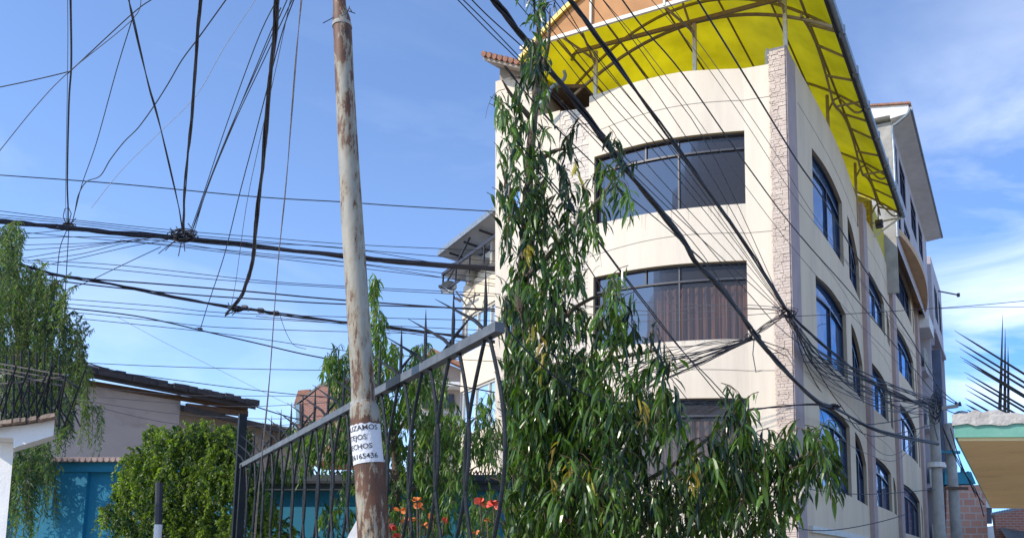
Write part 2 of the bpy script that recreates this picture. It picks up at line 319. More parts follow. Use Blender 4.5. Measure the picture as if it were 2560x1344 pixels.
# ------------------------------------------------------------------ strip walls with openings
def strip_wall(mb, us, zb, zt, opens, pos, reveal, t=.2, cap=True):
    """pos(u,z,inset) -> world; opens: (u0,u1,zbot(u),ztop(u)); reveals go to a second mesh"""
    br = set(round(x, 4) for x in us)
    for o in opens: br.add(round(o[0], 4)); br.add(round(o[1], 4))
    br = sorted(x for x in br if us[0]-1e-6 <= x <= us[-1]+1e-6)
    for a, b in zip(br[:-1], br[1:]):
        if b-a < 1e-5: continue
        m = (a+b)/2; col = sorted([o for o in opens if o[0]-1e-6 < m < o[1]+1e-6], key=lambda o: o[2](m))
        la, lb = zb(a), zb(b)
        for o in col:
            mb.q(pos(a, la, 0), pos(b, lb, 0), pos(b, o[2](b), 0), pos(a, o[2](a), 0))
            rv_ = reveal.setdefault(opens.index(o), MB())
            rv_.q(pos(a, o[2](a), 0), pos(b, o[2](b), 0), pos(b, o[2](b), t), pos(a, o[2](a), t))
            rv_.q(pos(a, o[3](a), t), pos(b, o[3](b), t), pos(b, o[3](b), 0), pos(a, o[3](a), 0))
            la, lb = o[3](a), o[3](b)
        mb.q(pos(a, la, 0), pos(b, lb, 0), pos(b, zt(b), 0), pos(a, zt(a), 0))
        if cap: mb.q(pos(a, zt(a), 0), pos(b, zt(b), 0), pos(b, zt(b), t), pos(a, zt(a), t)); mb.q(pos(a, zt(a), t), pos(b, zt(b), t), pos(b, zt(b)-1.0, t), pos(a, zt(a)-1.0, t))
    for o in opens:
        for u in (o[0], o[1]): reveal.setdefault(opens.index(o), MB()).q(pos(u, o[2](u), 0), pos(u, o[2](u), t), pos(u, o[3](u), t), pos(u, o[3](u), 0))
def window(parent, op, pos, fmat, gmat, muls=(), transom=None, inset=.13, fw=.05, n=8, curtain=None, label=None, tmuls=(), rev=None):
    u0, u1, fb, ft = op; fr = MB(); us = [u0+(u1-u0)*i/n for i in range(n+1)]
    def rail(fz, h=fw):
        for a, b in zip(us[:-1], us[1:]): fr.bar(pos(a, fz(a), inset), pos(b, fz(b), inset), fw, h)
    rail(lambda u: fb(u)+fw/2); rail(lambda u: ft(u)-fw/2)
    for u in (u0+fw/2, u1-fw/2): fr.bar(pos(u, fb(u), inset), pos(u, ft(u), inset), fw, fw, V)
    if transom:
        rail(lambda u: min(transom(u), ft(u)-.02), fw*1.2)
    for u in muls: fr.bar(pos(u, fb(u), inset), pos(u, min(transom(u), ft(u)) if transom else ft(u), inset), fw*.9, fw, V)
    for u in tmuls: fr.bar(pos(u, transom(u), inset), pos(u, ft(u), inset), fw*.7, fw, V)
    f = fr.build('window', fmat, parent, label=label)
    gl = MB()
    for a, b in zip(us[:-1], us[1:]): gl.q(pos(a, fb(a), inset+.03), pos(b, fb(b), inset+.03), pos(b, ft(b), inset+.03), pos(a, ft(a), inset+.03))
    gl.build('pane', gmat, f)
    if rev: rev[0].build('window_reveal', rev[1], f)
    if curtain:
        cm, ca, cb, top = curtain; cu = MB(); k = int((cb-ca)/.03); 
        for i in range(k):
            a = ca+(cb-ca)*i/k; b = ca+(cb-ca)*(i+1)/k
            wf = lambda q: inset+.26+.05*math.sin(q*31+2.2*math.sin(q*2.3))+.025*math.sin(q*67+1); wa = wf(a); wb = wf(b)
            cu.q(pos(a, fb(a)-.1, wa), pos(b, fb(b)-.1, wb), pos(b, top, wb), pos(a, top, wa))
        cu.build('curtain', cm, f, smooth=True)
    return f
def const(z): return lambda u: z

# ================================================================== MAIN CREAM BUILDING
mbld = thing('apartment_building', CO, 'cream corner building with bowed window bays and a yellow roof canopy above', 'building')
def fbow(v): return .21*math.sin(math.pi*min(max((v-1.0)/3.95, 0), 1))
def fpos(v, z, inset=0): return CO+V*v+U*(-fbow(v)+inset)+Z*(z+.045*max(v-1, 0))
fo = []
rowsF = [(9.86, 11.62), (6.72, 8.52), (3.55, 5.38)]
for zb_, zt_ in rowsF: fo.append((1.0, 4.86, const(zb_), (lambda z: (lambda v: z+.02*math.sin((v-1)*.8)))(zt_)))
ftop = lambda v: 13.10+.17*min(max((v-.4)/2, 0), 1)
wl, rv = MB(), {}
strip_wall(wl, list(np.linspace(.34, 5.02, 34)), const(0), ftop, fo, fpos, rv, .22)
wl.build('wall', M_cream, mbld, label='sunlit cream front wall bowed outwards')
for i, op in enumerate(fo):
    z0, z1 = rowsF[i]; vx = [FR(x, 430)[0] for x in (1700, 1778, 1618)]
    window(mbld, op, fpos, M_frame, M_glassF, muls=[vx[0]], transom=const(z1-.37), inset=.12, n=24, fw=.036, rev=(rv[i], M_reveal), tmuls=[vx[0], vx[2]],
           curtain=(M_curtain if i == 1 else mat('tan_curtain', (.45, .30, .20), (.24, .19, .17), 5, .9, .2, stretch=(3, 3, .1), thr=(.42, .58)), 1.05, [0, 4.75, 4.75][i], z1-.45) if i else (mat('grey_net_curtain', (.16, .16, .19), (.11, .11, .13), 6, .9, stretch=(3, 3, .2)), 3.3, 4.8, z1-.4),
           label=['wide dark window without curtains', 'wide window with rust brown curtains', 'wide window with tan curtains behind leaves'][i])
M_grime = mat('rain_grime', (.50, .44, .35), (.60, .53, .42), 5, .95)
rnd = random.Random(31)
for z0, z1 in rowsF:
    gm = MB()
    for k in range(26):
        v = rnd.uniform(1.05, 4.8); w2 = rnd.uniform(.008, .03); h = rnd.uniform(.05, .35)*(1.6 if rnd.random() < .15 else 1)
        gm.q(fpos(v, z0-.004, -.0022), fpos(v+w2, z0-.004, -.0022), fpos(v+w2*.6, z0-h, -.0022), fpos(v+w2*.4, z0-h, -.0022))
    gm.build('rain_streaks', M_grime, mbld)
# thin score lines across the front render
sl = MB()
for z in (12.32, 9.12, 5.95):
    sl = MB()
    vs = np.linspace(.36, 4.98, 30)
    for a, b in zip(vs[:-1], vs[1:]): sl.bar(fpos(a, z+.15*math.sin(a/4.9*math.pi)-.05, -.002), fpos(b, z+.15*math.sin(b/4.9*math.pi)-.05, -.002), .006, .014)
    sl.build('render_joint', mat('joint_line', (.30, .26, .22)), mbld)  # plain dark colour for the score lines
# stone faced corner pillar
st = MB(); rnd = random.Random(2); z = 0; zc = 13.42
st.box(-.06, .30, -.0, .34, 0, zc, B)
while z < zc-.02:
    h = rnd.uniform(.035, .075); h = min(h, zc-z); v = -.0
    while v < .36:
        wd = rnd.uniform(.06, .2); e = min(v+wd, .37+rnd.uniform(-.03, .03)); d = rnd.uniform(.01, .03)
        st.box(-.06-d, -.058, v+.004, e, z+.004, z+h-.003, B); v = e+.004
    z += h
st.build('corner_pillar', M_stone, mbld, label='pinkish split stone strip up the corner')
ps = MB(); ps.box(-.05, .78, -.03, -.002, 0, 13.44, B); ps.build('pillar_side', M_pil, mbld)
# side facade with three bowed bays
BAYS = [(.8, 9.3, .15), (10.1, 16.0, .09), (17.0, 25.2, .12)]
def sbow(u):
    for a, b, k in BAYS:
        if a < u < b: return k*math.sin(math.pi*(u-a)/(b-a))
    return 0
def spos(u, z, inset=0): return CO+U*u+V*(-sbow(u)+inset)+Z*z
SW = []   # (u0,u1,zb,zt,muls,kind)
def arch(z, ua, ub, drop): return lambda u: z-drop*min(max((u-ua)/(ub-ua), 0), 1)**2.2
for k in range(3):
    za = [10.08, 6.80, 3.62][k]; zt_ = [12.0, 8.72, 5.55][k]
    SW.append((2.15, 5.6, const(za), (lambda z: (lambda u: z+.12*math.sin((u-2.1)/3.5*math.pi)))(zt_), [3.95], 'side'))
    SW.append((6.5, 8.9, const(za), arch(zt_, 6.5, 9.0, .75), [7.7], 'side'))
    zc2 = [10.25, 7.0, 3.75][k]
    SW.append((10.7, 13.9, const(zc2), arch([11.75, 8.55, 5.35][k], 10.7, 15.6, .55), [12.2], 'side'))
    SW.append((14.6, 15.6, const(zc2), arch([11.5, 8.3, 5.1][k], 14.6, 15.8, .6), [], 'side'))
for k in range(4):
    zc3 = [13.1, 9.85, 6.55, 3.15][k]; ztt = [14.7, 11.7, 8.45, 5.15][k]
    SW.append((17.6, 23.0, const(zc3), arch(ztt, 17.6, 25, .7 if k else .3), [19.3, 21.1], 'side'))
    SW.append((23.9, 24.7, const(zc3), arch(ztt-.4, 23.5, 25, .5), [], 'side'))
def stop_(u): return 13.55 if u < 16.4 else 15.0
wl, rv = MB(), {}
strip_wall(wl, list(np.linspace(.78, 26.2, 90)), const(0), stop_, SW, spos, rv, .20)
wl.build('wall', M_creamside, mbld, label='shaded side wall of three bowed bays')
for iw, (u0, u1, fb, ft, mu, kd) in enumerate(SW):
    tr = (lambda ft_: (lambda u: ft_(u)-.42))(ft)
    window(mbld, (u0, u1, fb, ft), spos, M_bframe, M_glassS, muls=mu, transom=tr, inset=.12, n=8, fw=.05, rev=(rv[iw], mat('tan_reveal', (.42, .34, .24), (.34, .28, .2), 3, .85)))
for ua, ub in ((9.35, 10.05), (16.05, 16.95), (25.3, 26.2)):
    pl = MB(); pl.box(ua, ub, -.14, .02, 0, 13.6 if ua < 16 else 15.0, B); pl.build('pilaster', M_pil, mbld)
sl = MB()
for z in (9.3, 6.1, 12.6):
    for a0, b0, _ in BAYS[:2]:
        us = np.linspace(a0+.2, b0-.2, 16)
        sl = MB()
        for a, b in zip(us[:-1], us[1:]): sl.bar(spos(a, z, -.002), spos(b, z, -.002), .006, .014)
        sl.build('render_joint', mat('joint_line_side', (.25, .21, .17)), mbld)  # score lines on the side wall, a plain darker colour
lg = MB(); us = np.linspace(1.0, 16.0, 40)
for a, b in zip(us[:-1], us[1:]): lg.bar(spos(a, 2.55, -.04), spos(b, 2.55, -.04), .1, .14)
lg.build('ledge', M_lsteel, mbld)
# inside: floors and dark partitions, roof terrace
rm = MB()
for z in (0.02, 3.0, 6.2, 9.35, 12.5):
    rm.box(.45, 26, .5, 5.0, z, z+.12, B)
rm.box(3.2, 3.3, .6, 5, .2, 12.4, B); rm.box(3.4, 26, 1.9, 2.0, .2, 12.4, B)
rm.build('interior_floors', M_room, mbld)
bk = MB(); bk.box(26.0, 26.2, .35, 5, 0, 15, B); bk.box(.4, 26, 5.0, 5.15, 0, 12.6, B); bk.build('rear_wall', M_creamside, mbld)
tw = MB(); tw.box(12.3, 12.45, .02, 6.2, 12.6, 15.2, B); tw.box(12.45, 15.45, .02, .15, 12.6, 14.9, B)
tw.build('terrace_wall', brickmat('brick_with_canopy_light', (.62, .50, .06), (.55, .44, .06), (.35, .28, .05), bw=.4, bh=.16, ms=.015), mbld, label='terrace wall with yellow canopy light painted into its colour')  # cream wall; yellow light through the canopy is put into the brick colour
vp = MB(); vp.tube([B(.35, .52, 13.2), B(.35, .52, 13.62), B(.35, .52, 13.72)], [.055, .055, .03], 10); vp.build('vent_pipe', M_lsteel, mbld)

# ------------------------------------------------------------------ yellow canopy (moves on its own posts)
cp = thing('roof_canopy', B(0, 2.5, 13.3), 'arched yellow translucent canopy on steel posts over the roof terrace', 'canopy')
V0, V1, ZS, RISE = -1.02, 6.35, 14.1, 1.75; U0, U1 = -1.15, 12.15
def cz(v): t = (v-(V0+V1)/2)/((V1-V0)/2); return ZS+RISE*(1-t*t)
sh = MB(); vs = np.linspace(V0, V1, 25)
ribs = np.linspace(U0, U1, 8)
for i in range(24):
    for a, b in zip(ribs[:-1], ribs[1:]): sh.q(B(a, vs[i], cz(vs[i])+.06), B(b, vs[i], cz(vs[i])+.06), B(b, vs[i+1], cz(vs[i+1])+.06), B(a, vs[i+1], cz(vs[i+1])+.06))
sh.build('canopy_sheet', M_yellow, cp)
def arc(u, dz=0, a=V0, b=V1, n=22): return [B(u, v, cz(v)+dz) for v in np.linspace(a, b, n)]
for u in (U0+.05, .9, 4.6, 8.9, U1-.05):
    r = MB(); pts = arc(u)
    for a, b in zip(pts[:-1], pts[1:]): r.bar(a, b, .04, .06)
    r.build('rib', M_steel, cp)
for v in (.55, 1.9, 3.25, 4.6, 5.6):
    r = MB(); r.bar(B(U0, v, cz(v)+.01), B(U1, v, cz(v)+.01), .04, .04); r.build('purlin', M_steel, cp)
gt = MB(); gt.tube([B(U0-.05, V0-.07, ZS+.02), B(U1+.15, V0-.07, ZS+.02)], .085, 8); gt.build('gutter', M_grey, cp)
for k in range(7):
    u = 1+k*1.75; b_ = MB(); b_.tube([B(u, V0-.07, ZS-.08), B(u, V0-.07, ZS+.14)], .1, 8); b_.build('gutter_joint', M_grey, cp)
eb = MB(); eb.bar(B(U0, V0+.02, ZS-.03), B(U1, V0+.02, ZS-.03), .06, .1); eb.build('eave_beam', M_dark, cp)
# front gable: chord, peach infill, studs, yellow edge trim
ch = MB(); ch.bar(B(-1.15, V0, 14.42), B(-1.15, V1, 14.42), .06, .09); ch.build('gable_chord', M_lsteel, cp)
pf = MB(); vs2 = np.linspace(.0, V1-.3, 16)
for a, b in zip(vs2[:-1], vs2[1:]): pf.q(B(-1.12, a, 14.46), B(-1.12, b, 14.46), B(-1.12, b, max(cz(b)-.04, 14.47)), B(-1.12, a, max(cz(a)-.04, 14.47)))
pf.build('gable_panel', M_peach, cp)
for x in (1478, 1662): v = FR(x, 40, -1.15)[0]; b_ = MB(); b_.bar(B(-1.17, v, 14.4), B(-1.17, v, cz(v)), .05, .05, V); b_.build('gable_stud', M_lsteel, cp)
tr = MB(); pts = [B(-1.22, v, cz(v)+.07) for v in vs]; pts2 = [B(-1.22, v, cz(v)-.07) for v in vs]
for i in range(24): tr.hexa([pts2[i], pts2[i+1], pts2[i+1]+U*.06, pts2[i]+U*.06, pts[i], pts[i+1], pts[i+1]+U*.06, pts[i]+U*.06])
tr.build('edge_trim', mat('yellow_trim', (.75, .50, .03), (.6, .4, .03), 5, .5), cp)
# beam over the posts, posts, braces
bm = MB(); bm.bar(B(.12, -.3, 14.72), B(.12, V1-.6, 14.86), .06, .09); bm.build('post_beam', M_steel, cp)
la = MB()  # lower arch between the end posts
pts = [B(.3, v, 13.75+.0+1.12*(1-((v-2.3)/3.4)**2)) for v in np.linspace(5.65, -1.0, 24)]
for a, b in zip(pts[:-1], pts[1:]): la.bar(a, b, .05, .06)
la.build('lower_arch', M_steel, cp)
for v in (4.93, 2.25, .03):
    p = MB(); p.bar(B(.16, v, 12.6), B(.16, v, 14.75), .085, .085, V); po = p.build('post', M_lsteel, cp)
    b_ = MB(); b_.bar(B(.16, v, 14.35), B(-.6, v+.05, 14.95 if v > 1 else 14.6), .04, .05); b_.bar(B(.16, v, 14.5), B(-1.1, v+.25, 14.42), .04, .05); b_.build('brace', M_steel, cp)
for u in (4.6, 8.9, 12.0):
    zt_ = cz(-.25); p = MB(); p.bar(B(u, -.02, 12.6), B(u, -.02, zt_), .08, .08, V); p.build('post', M_steel, cp)
    b_ = MB(); b_.tube(spline([B(u, -.02, zt_-.5), B(u, -.3, zt_-.15), B(u, -.75, ZS-.02), B(u, V0, ZS-.02)], 4), .03, 6); b_.build('brace', M_steel, cp)
# side truss: inner chord and zig zag webs
tz = lambda u: 13.98+.55*abs(math.sin(u*math.pi/4.3+.3))
uu = np.linspace(.2, 12, 24); t_ = MB()
for a, b in zip(uu[:-1], uu[1:]): t_.bar(B(a, -.33, tz(a)), B(b, -.33, tz(b)), .05, .06)
t_.bar(B(.1, -.33, 14.62), B(12, -.33, 14.62), .05, .05)
t_.build('side_truss', M_steel, cp)
for k in range(11):
    u = .8+k*1.08; b_ = MB(); b_.bar(B(u, -.33, tz(u)), B(u+.1, V0+.03, ZS-.02), .04, .05); b_.build('web', M_steel, cp)
lamp = MB(); lamp.box(11.6, 11.85, -.45, -.2, 13.62, 13.85, B); lamp.tube([B(11.7, -.3, 13.85), B(11.7, -.3, 14.3)], .02); lamp.box(11.5, 11.62, -.42, -.24, 13.66, 13.8, B)
lamp.build('floodlight', M_dark, label='small black floodlight hanging at the far end of the yellow canopy', cat='floodlight')
br = MB(); br.bar(B(12.1, .1, 13.35), B(12.1, -1.0, 14.0), .05, .05); br.bar(B(12.1, .1, 13.95), B(12.1, -1.0, 14.0), .05, .05); br.bar(B(12.1, .0, 12.9), B(12.1, .0, 14.0), .05, .05, V)
br.build('end_bracket', M_lsteel, cp)

# ------------------------------------------------------------------ tall lavender block behind
tl = thing('tower_block', B(15.6, 3, 0), 'tall lavender grey block with broad eaves rising behind the cream building', 'building')
TV = -.45
def tpos(u, z, inset=0): return CO+U*u+V*(TV+inset)+Z*z
TW = []
for z0, z1, us_ in ((17.35, 18.95, ((15.95, 16.9), (17.5, 19.6), (21.4, 23.7), (24.6, 26.6))), (15.0, 16.6, ((16.0, 17.3), (18.3, 20.6), (22.3, 24.8)))):
    for a, b in us_: TW.append((a, b, const(z0), const(z1)))
wl, rv = MB(), {}; strip_wall(wl, [15.5, 20, 25, 28.6], const(14.4), const(19.5), TW, tpos, rv, .12, cap=False)
wl.build('wall', M_lav, tl)
for iw, op in enumerate(TW): window(tl, op, tpos, M_bframe, M_glassS, muls=[(op[0]+op[1])/2], transom=lambda u, z=op[3](0)-.4: z, inset=.06, n=2, fw=.07, rev=(rv[iw], M_lav))
fw_ = MB(); fw_.box(15.5, 15.62, TV, 8.0, 12.4, 19.5, B); fw_.build('front_wall', M_conc, tl, label='bare concrete end wall')
bd = MB(); bd.box(28.4, 28.6, TV, 6, 0, 19.5, B); bd.box(15.6, 28.5, 1.0, 1.1, 14, 19.4, B); bd.build('rear_wall', M_lav, tl)
# bulging tan soffit under the overhang
so_ = MB(); us = np.linspace(15.7, 26.2, 26)
def bulge(u): return -.42-.50*math.sin(math.pi*(u-15.7)/10.5)**.6
def bz(u): return 14.88-.25*max(0, (u-23)/3)**2
for a, b in zip(us[:-1], us[1:]):
    so_.q(B(a, .1, 15.0), B(b, .1, 15.0), B(b, bulge(b), bz(b)), B(a, bulge(a), bz(a)))
    so_.q(B(a, bulge(a), bz(a)), B(b, bulge(b), bz(b)), B(b, bulge(b)+.02, bz(b)+.3), B(a, bulge(a)+.02, bz(a)+.3))
    so_.q(B(a, bulge(a)+.02, bz(a)+.3), B(b, bulge(b)+.02, bz(b)+.3), B(b, .1, 15.3), B(a, .1, 15.3))
so_.build('overhang_soffit', M_tan, tl, label='curved tan underside of the overhang')
wb = MB(); wb.box(15.62, 15.75, -.35, .4, 12.8, 15.0, B); wb.build('brown_panel', M_tan, tl)
ob = MB(); ob.box(26.2, 28.6, -.62, .1, 13.9, 14.6, B); ob.build('overhang_block', M_white, tl)
ev = MB(); ev.hexa([B(15.1, TV, 19.42), B(28.9, TV, 19.42), B(28.9, -1.22, 19.5), B(15.1, -1.22, 19.5), B(15.1, TV, 19.62), B(28.9, TV, 19.62), B(28.9, -1.22, 19.62), B(15.1, -1.22, 19.62)])
ev.build('eave', M_white, tl)
gt = MB(); gt.bar(B(15.0, -1.26, 19.6), B(29, -1.26, 19.6), .1, .14); gt.tube(spline([B(15.0, -1.22, 19.6), B(15.05, -1.1, 19.4), B(15.2, -.7, 19.22), B(15.3, -.5, 19.1), B(15.38, -.5, 18.2), B(15.38, -.5, 14.6)], 4), .06, 8)
gt.build('gutter', M_grey, tl)
gb = MB(); gb.prism([B(15.2, -1.15, 19.63), B(15.2, 6, 19.63), B(15.2, 6, 20.9), B(15.2, .6, 20.25), B(15.2, -1.15, 19.95)], U*13.4); gb.build('gable', M_white, tl)
rt_ = MB()
for k in range(75):
    v = -1.2+k*.09; z = 19.97+(v+1.15)*.17 if v < .6 else 20.27+(v-.6)*.12
    rt_.tube([B(15.1, v, z-.03), B(15.5, v, z-.01)], .05, 6)
rt_.build('roof_tiles', M_tile, tl)

# ------------------------------------------------------------------ slate blue balcony building and far white one
bb = thing('balcony_building', B(29, 0, 0), 'slate blue building with stacked glazed balconies past the cream facade', 'building')
w_ = MB(); w_.box(26.25, 33.8, .15, 5, 0, 14.4, B); w_.build('wall', M_blue, bb)
w_ = MB(); w_.box(33.0, 33.8, -.58, .15, 0, 14.4, B); w_.build('wall_fin', M_blue, bb)
for zf in (12.0, 9.0, 6.0, 3.0):
    s_ = MB(); s_.hexa([B(26.7, .14, zf-.28), B(30.6, .14, zf-.28), B(30.6, -.3, zf-.18), B(26.7, -.3, zf-.18), B(26.7, .14, zf), B(30.6, .14, zf), B(30.6, -.3, zf), B(26.7, -.3, zf)])
    ba = s_.build('balcony', M_lav, bb)
    r_ = MB(); r_.bar(B(26.75, -.26, zf+.95), B(30.55, -.26, zf+.95), .06, .06)
    for k in range(9): r_.bar(B(26.8+k*.465, -.26, zf), B(26.8+k*.465, -.26, zf+.95), .035, .035, V)
    r_.build('railing', M_lsteel, ba)
    g_ = MB(); g_.box(26.8, 30.5, -.23, -.22, zf+.08, zf+.9, B); g_.build('glass_panel', M_glassT, ba)
    d_ = MB(); d_.box(28, 31, .10, .145, zf+.02, zf+2.0, B); d_.build('balcony_door', M_glassS, bb)
fbld = thing('far_building', B(36, 0, 0), 'narrow pale building with white framed bays at the far end of the street', 'building')
def gpos(u, z, inset=0): return CO+U*u+V*(-.5+inset)+Z*z
FWD = []
for z0, z1 in ((16.0, 18.0),): FWD += [(31.8, 34.0, const(z0), const(z1)), (34.5, 36.3, const(z0), const(z1))]
wl, rv = MB(), {}; strip_wall(wl, [30.3, 33, 37], const(14.9), const(19.1), FWD, gpos, rv, .15); wl.box(36.9, 37.0, -.5, 5, 0, 19.1, B); wl.box(30.3, 30.4, -.5, 5, 14, 19.1, B)
wl.build('wall', M_lav, fbld); 
for iw, op in enumerate(FWD): window(fbld, op, gpos, M_bframe, M_glassS, muls=[(op[0]+op[1])/2], inset=.06, n=2, fw=.07, rev=(rv[iw], M_white))
l_ = MB(); l_.box(33.8, 37, -.15, 4, 0, 14.9, B); l_.box(30.3, 37, -.62, -.14, 14.7, 14.9, B); l_.build('lower_storeys', M_lav, fbld)
for zz in (11.5, 8.3, 5.2):
    d_ = MB(); d_.box(34.3, 36.4, -.19, -.155, zz, zz+2.4, B); d_.build('window', M_glassS, fbld)

# ------------------------------------------------------------------ neighbouring house wing on the left (ends where the sky begins)
nh = thing('neighbour_house', B(.1, 6.5, 0), 'cream house wing with a clay tiled eave behind the tall tree', 'house')
def lefte(z): return 7.52+.026*z
def npos(v, z, inset=0): return CO+V*v+U*(.06+inset)+Z*z
ZN = FR(1280, 192, .06)[1]
VS = 6.62
wl = MB(); rv = {}
ntop = lambda v: 13.32 if v < VS else ZN
NW = [(7.05, 7.42, const(10.6), const(11.5)), (7.05, 7.42, const(6.4), const(8.3)), (7.0, 7.4, const(3.2), const(4.9))]
strip_wall(wl, [VS, 7.0, 7.48], const(0), const(ZN), NW, npos, rv, .15)
strip_wall(wl, [5.9, 6.3, VS], const(0), const(13.32), [], npos, rv, .15)
wl.q(npos(VS, 13.3), npos(VS, 13.3, 4), npos(VS, ZN, 4), npos(VS, ZN))
wl.q(npos(7.48, 0), npos(lefte(0), 0), npos(lefte(ZN), ZN), npos(7.48, ZN))
wl.q(npos(lefte(0), 0), npos(lefte(0), 0, 4), npos(lefte(ZN), ZN, 4), npos(lefte(ZN), ZN))
wl.q(npos(lefte(0), 0, 4), npos(5.1, 0, 4), npos(5.1, 13.3, 4), npos(VS, 13.3, 4), npos(VS, ZN, 4), npos(lefte(ZN), ZN, 4))
wl.build('wall', M_cream, nh)
for iw, op in enumerate(NW): window(nh, op, npos, M_bframe, M_glassS, inset=.08, n=2, rev=(rv[iw], M_reveal))
bp_ = MB(); bp_.box(5.3, 7.0, 1.3, 1.4, 13.2, 14.35, lambda a, b, c: npos(a, c, b)); bp_.box(5.3, VS, .2, 1.3, 13.9, 14.0, lambda a, b, c: npos(a, c+.25*(a-5.3), b)); bp_.build('timber_lean_to', M_wood, nh)
sp = MB(); rnd = random.Random(6); z = 0
sp.q(npos(5.03, 0, .02), npos(5.9, 0, .02), npos(5.9, 13.3, .02), npos(5.03, 13.2, .02))
while z < 13.2:
    h = rnd.uniform(.05, .1); v = 5.04
    while v < 5.88:
        e = min(v+rnd.uniform(.08, .25), 5.89); d = rnd.uniform(.0, .02); sp.box(v, e-.006, -.0, .02+d, z, z+h-.006, lambda a, b, c: npos(a, c, .02-b)); v = e
    z += h
sp.build('stone_cladding', mat('cream_ledger_stone', (.72, .64, .55), (.64, .56, .48), 5, .9, .5, bscale=30), nh)
rf = MB(); a0, a1 = 6.45, 7.92
ZE = FR(1228, 140, -.5)[1]; ZE2 = FR(1335, 172, -.5)[1]
def ez(v, i): return ZE2+(ZE-ZE2)*(v-a0)/(a1-a0)+(i+.55)*.22
rf.hexa([npos(a0, ez(a0, -.55)-.03, -.55), npos(a1, ez(a1, -.55)-.03, -.55), npos(a1, ez(a1, 3), 3), npos(a0, ez(a0, 3), 3), npos(a0, ez(a0, -.55)+.05, -.55), npos(a1, ez(a1, -.55)+.05, -.55), npos(a1, ez(a1, 3)+.07, 3), npos(a0, ez(a0, 3)+.07, 3)])
rf.hexa([npos(a0, ZN-.02, .0), npos(a1-.15, ZN-.02, .0), npos(a1-.15, ZN-.02, 3), npos(a0, ZN-.02, 3), npos(a0, ez(a0, 0)-.0, .0), npos(a1-.15, ez(a1, 0), .0), npos(a1-.15, ez(a1, 3), 3), npos(a0, ez(a0, 3), 3)])
rf.build('roof_deck', mat('brown_eave_board', (.40, .33, .27), (.30, .25, .2), 4, .9), nh)  # even brown board colour
rt_ = MB()
for k in range(9):
    v = a0+.05+k*.17
    rt_.tube([npos(v, ez(v, -.55)+.10, -.64), npos(v, ez(v, 3)+.12, 3)], .075, 8)
rt_.build('roof_tiles', M_tile, nh)
pp = MB(); pp.tube(spline([hit(x, y, CO-U*.3, U) for x, y in ((1410, 178), (1413, 190), (1405, 203), (1380, 218), (1370, 238), (1345, 265))], 5), .045, 8)
pp.build('drain_pipe', M_grey, nh)
bx = MB(); bx.box(6.5, 6.72, -.72, -.5, ez(6.6, -.55)+.12, ez(6.6, -.55)+.32, lambda a, b, c: npos(a, c, b)); bx.build('junction_box', M_white, nh)

# ================================================================== LEFT BACKGROUND
# modern white and cream building with glass bands
dL = np.array([-math.sin(R(35.5)), math.cos(R(35.5)), 0]); MC = P(1150, 1000, 34); MC[2] = 0
def Mp(t, z, o=0): return MC-dL*t+np.array([-math.cos(R(35.5)), -math.sin(R(35.5)), 0])*o+Z*z   # t towards camera, o outwards
def MpB(t, o, z): return Mp(t, z, o)
nM = np.array([-math.cos(R(35.5)), -math.sin(R(35.5)), 0])
def MH(x, y, o=0):
    q = hit(x, y, MC+nM*o, nM)-MC; return float(-(q@dL)), float(q[2])
md = thing('terraced_building', Mp(2, 0), 'white and cream building with glass bands and a grey roof terrace, beyond the fence', 'building')
zb = [MH(1160, 795)[1], MH(1166, 885)[1], MH(1178, 968)[1], MH(1190, 1060)[1], MH(1150, 722)[1]]
w_ = MB(); w_.box(0, 7, -3, 0, zb[0], zb[4], MpB); w_.box(0, 7, -3, 0, zb[2], zb[1], MpB); w_.box(0, 7, -3, 0, 0, zb[3]-.3, MpB); w_.build('wall', mat('pale_peach_render', (.78, .66, .50), (.72, .60, .45), 1, .8), md)
for za, zc_ in ((zb[1], zb[0]), (zb[3]-.3, zb[2])):
    g_ = MB(); g_.box(.15, 7, -.2, -.12, za, zc_, MpB); gg = g_.build('glass_band', M_glassT, md)
    f_ = MB()
    for k in range(6): f_.bar(Mp(.15+k*1.2, za, -.1), Mp(.15+k*1.2, zc_, -.1), .07, .07, nM)
    f_.bar(Mp(.1, za+.05, -.1), Mp(7, za+.05, -.1), .08, .08); f_.bar(Mp(.1, zc_-.05, -.1), Mp(7, zc_-.05, -.1), .08, .08); f_.build('frame', M_lsteel, gg)
    r_ = MB(); r_.box(.2, 7, -3, -2.9, za, zc_, MpB); r_.build('room_back', M_white, md)
s_ = MB(); s_.hexa([PY(1176, 1344, 34), PY(1200, 1344, 34), Mp(0, 1), Mp(-.2, 1)] if False else [Mp(-.95, 0, -.6), Mp(0, 0, .0), Mp(0, 0, -3), Mp(-.95, 0, -3), Mp(-.95, zb[4]-.5, -.6), Mp(0, zb[4]-.2, 0), Mp(0, zb[4]-.2, -3), Mp(-.95, zb[4]-.5, -3)])
s_.build('white_end_wall', M_white, md)
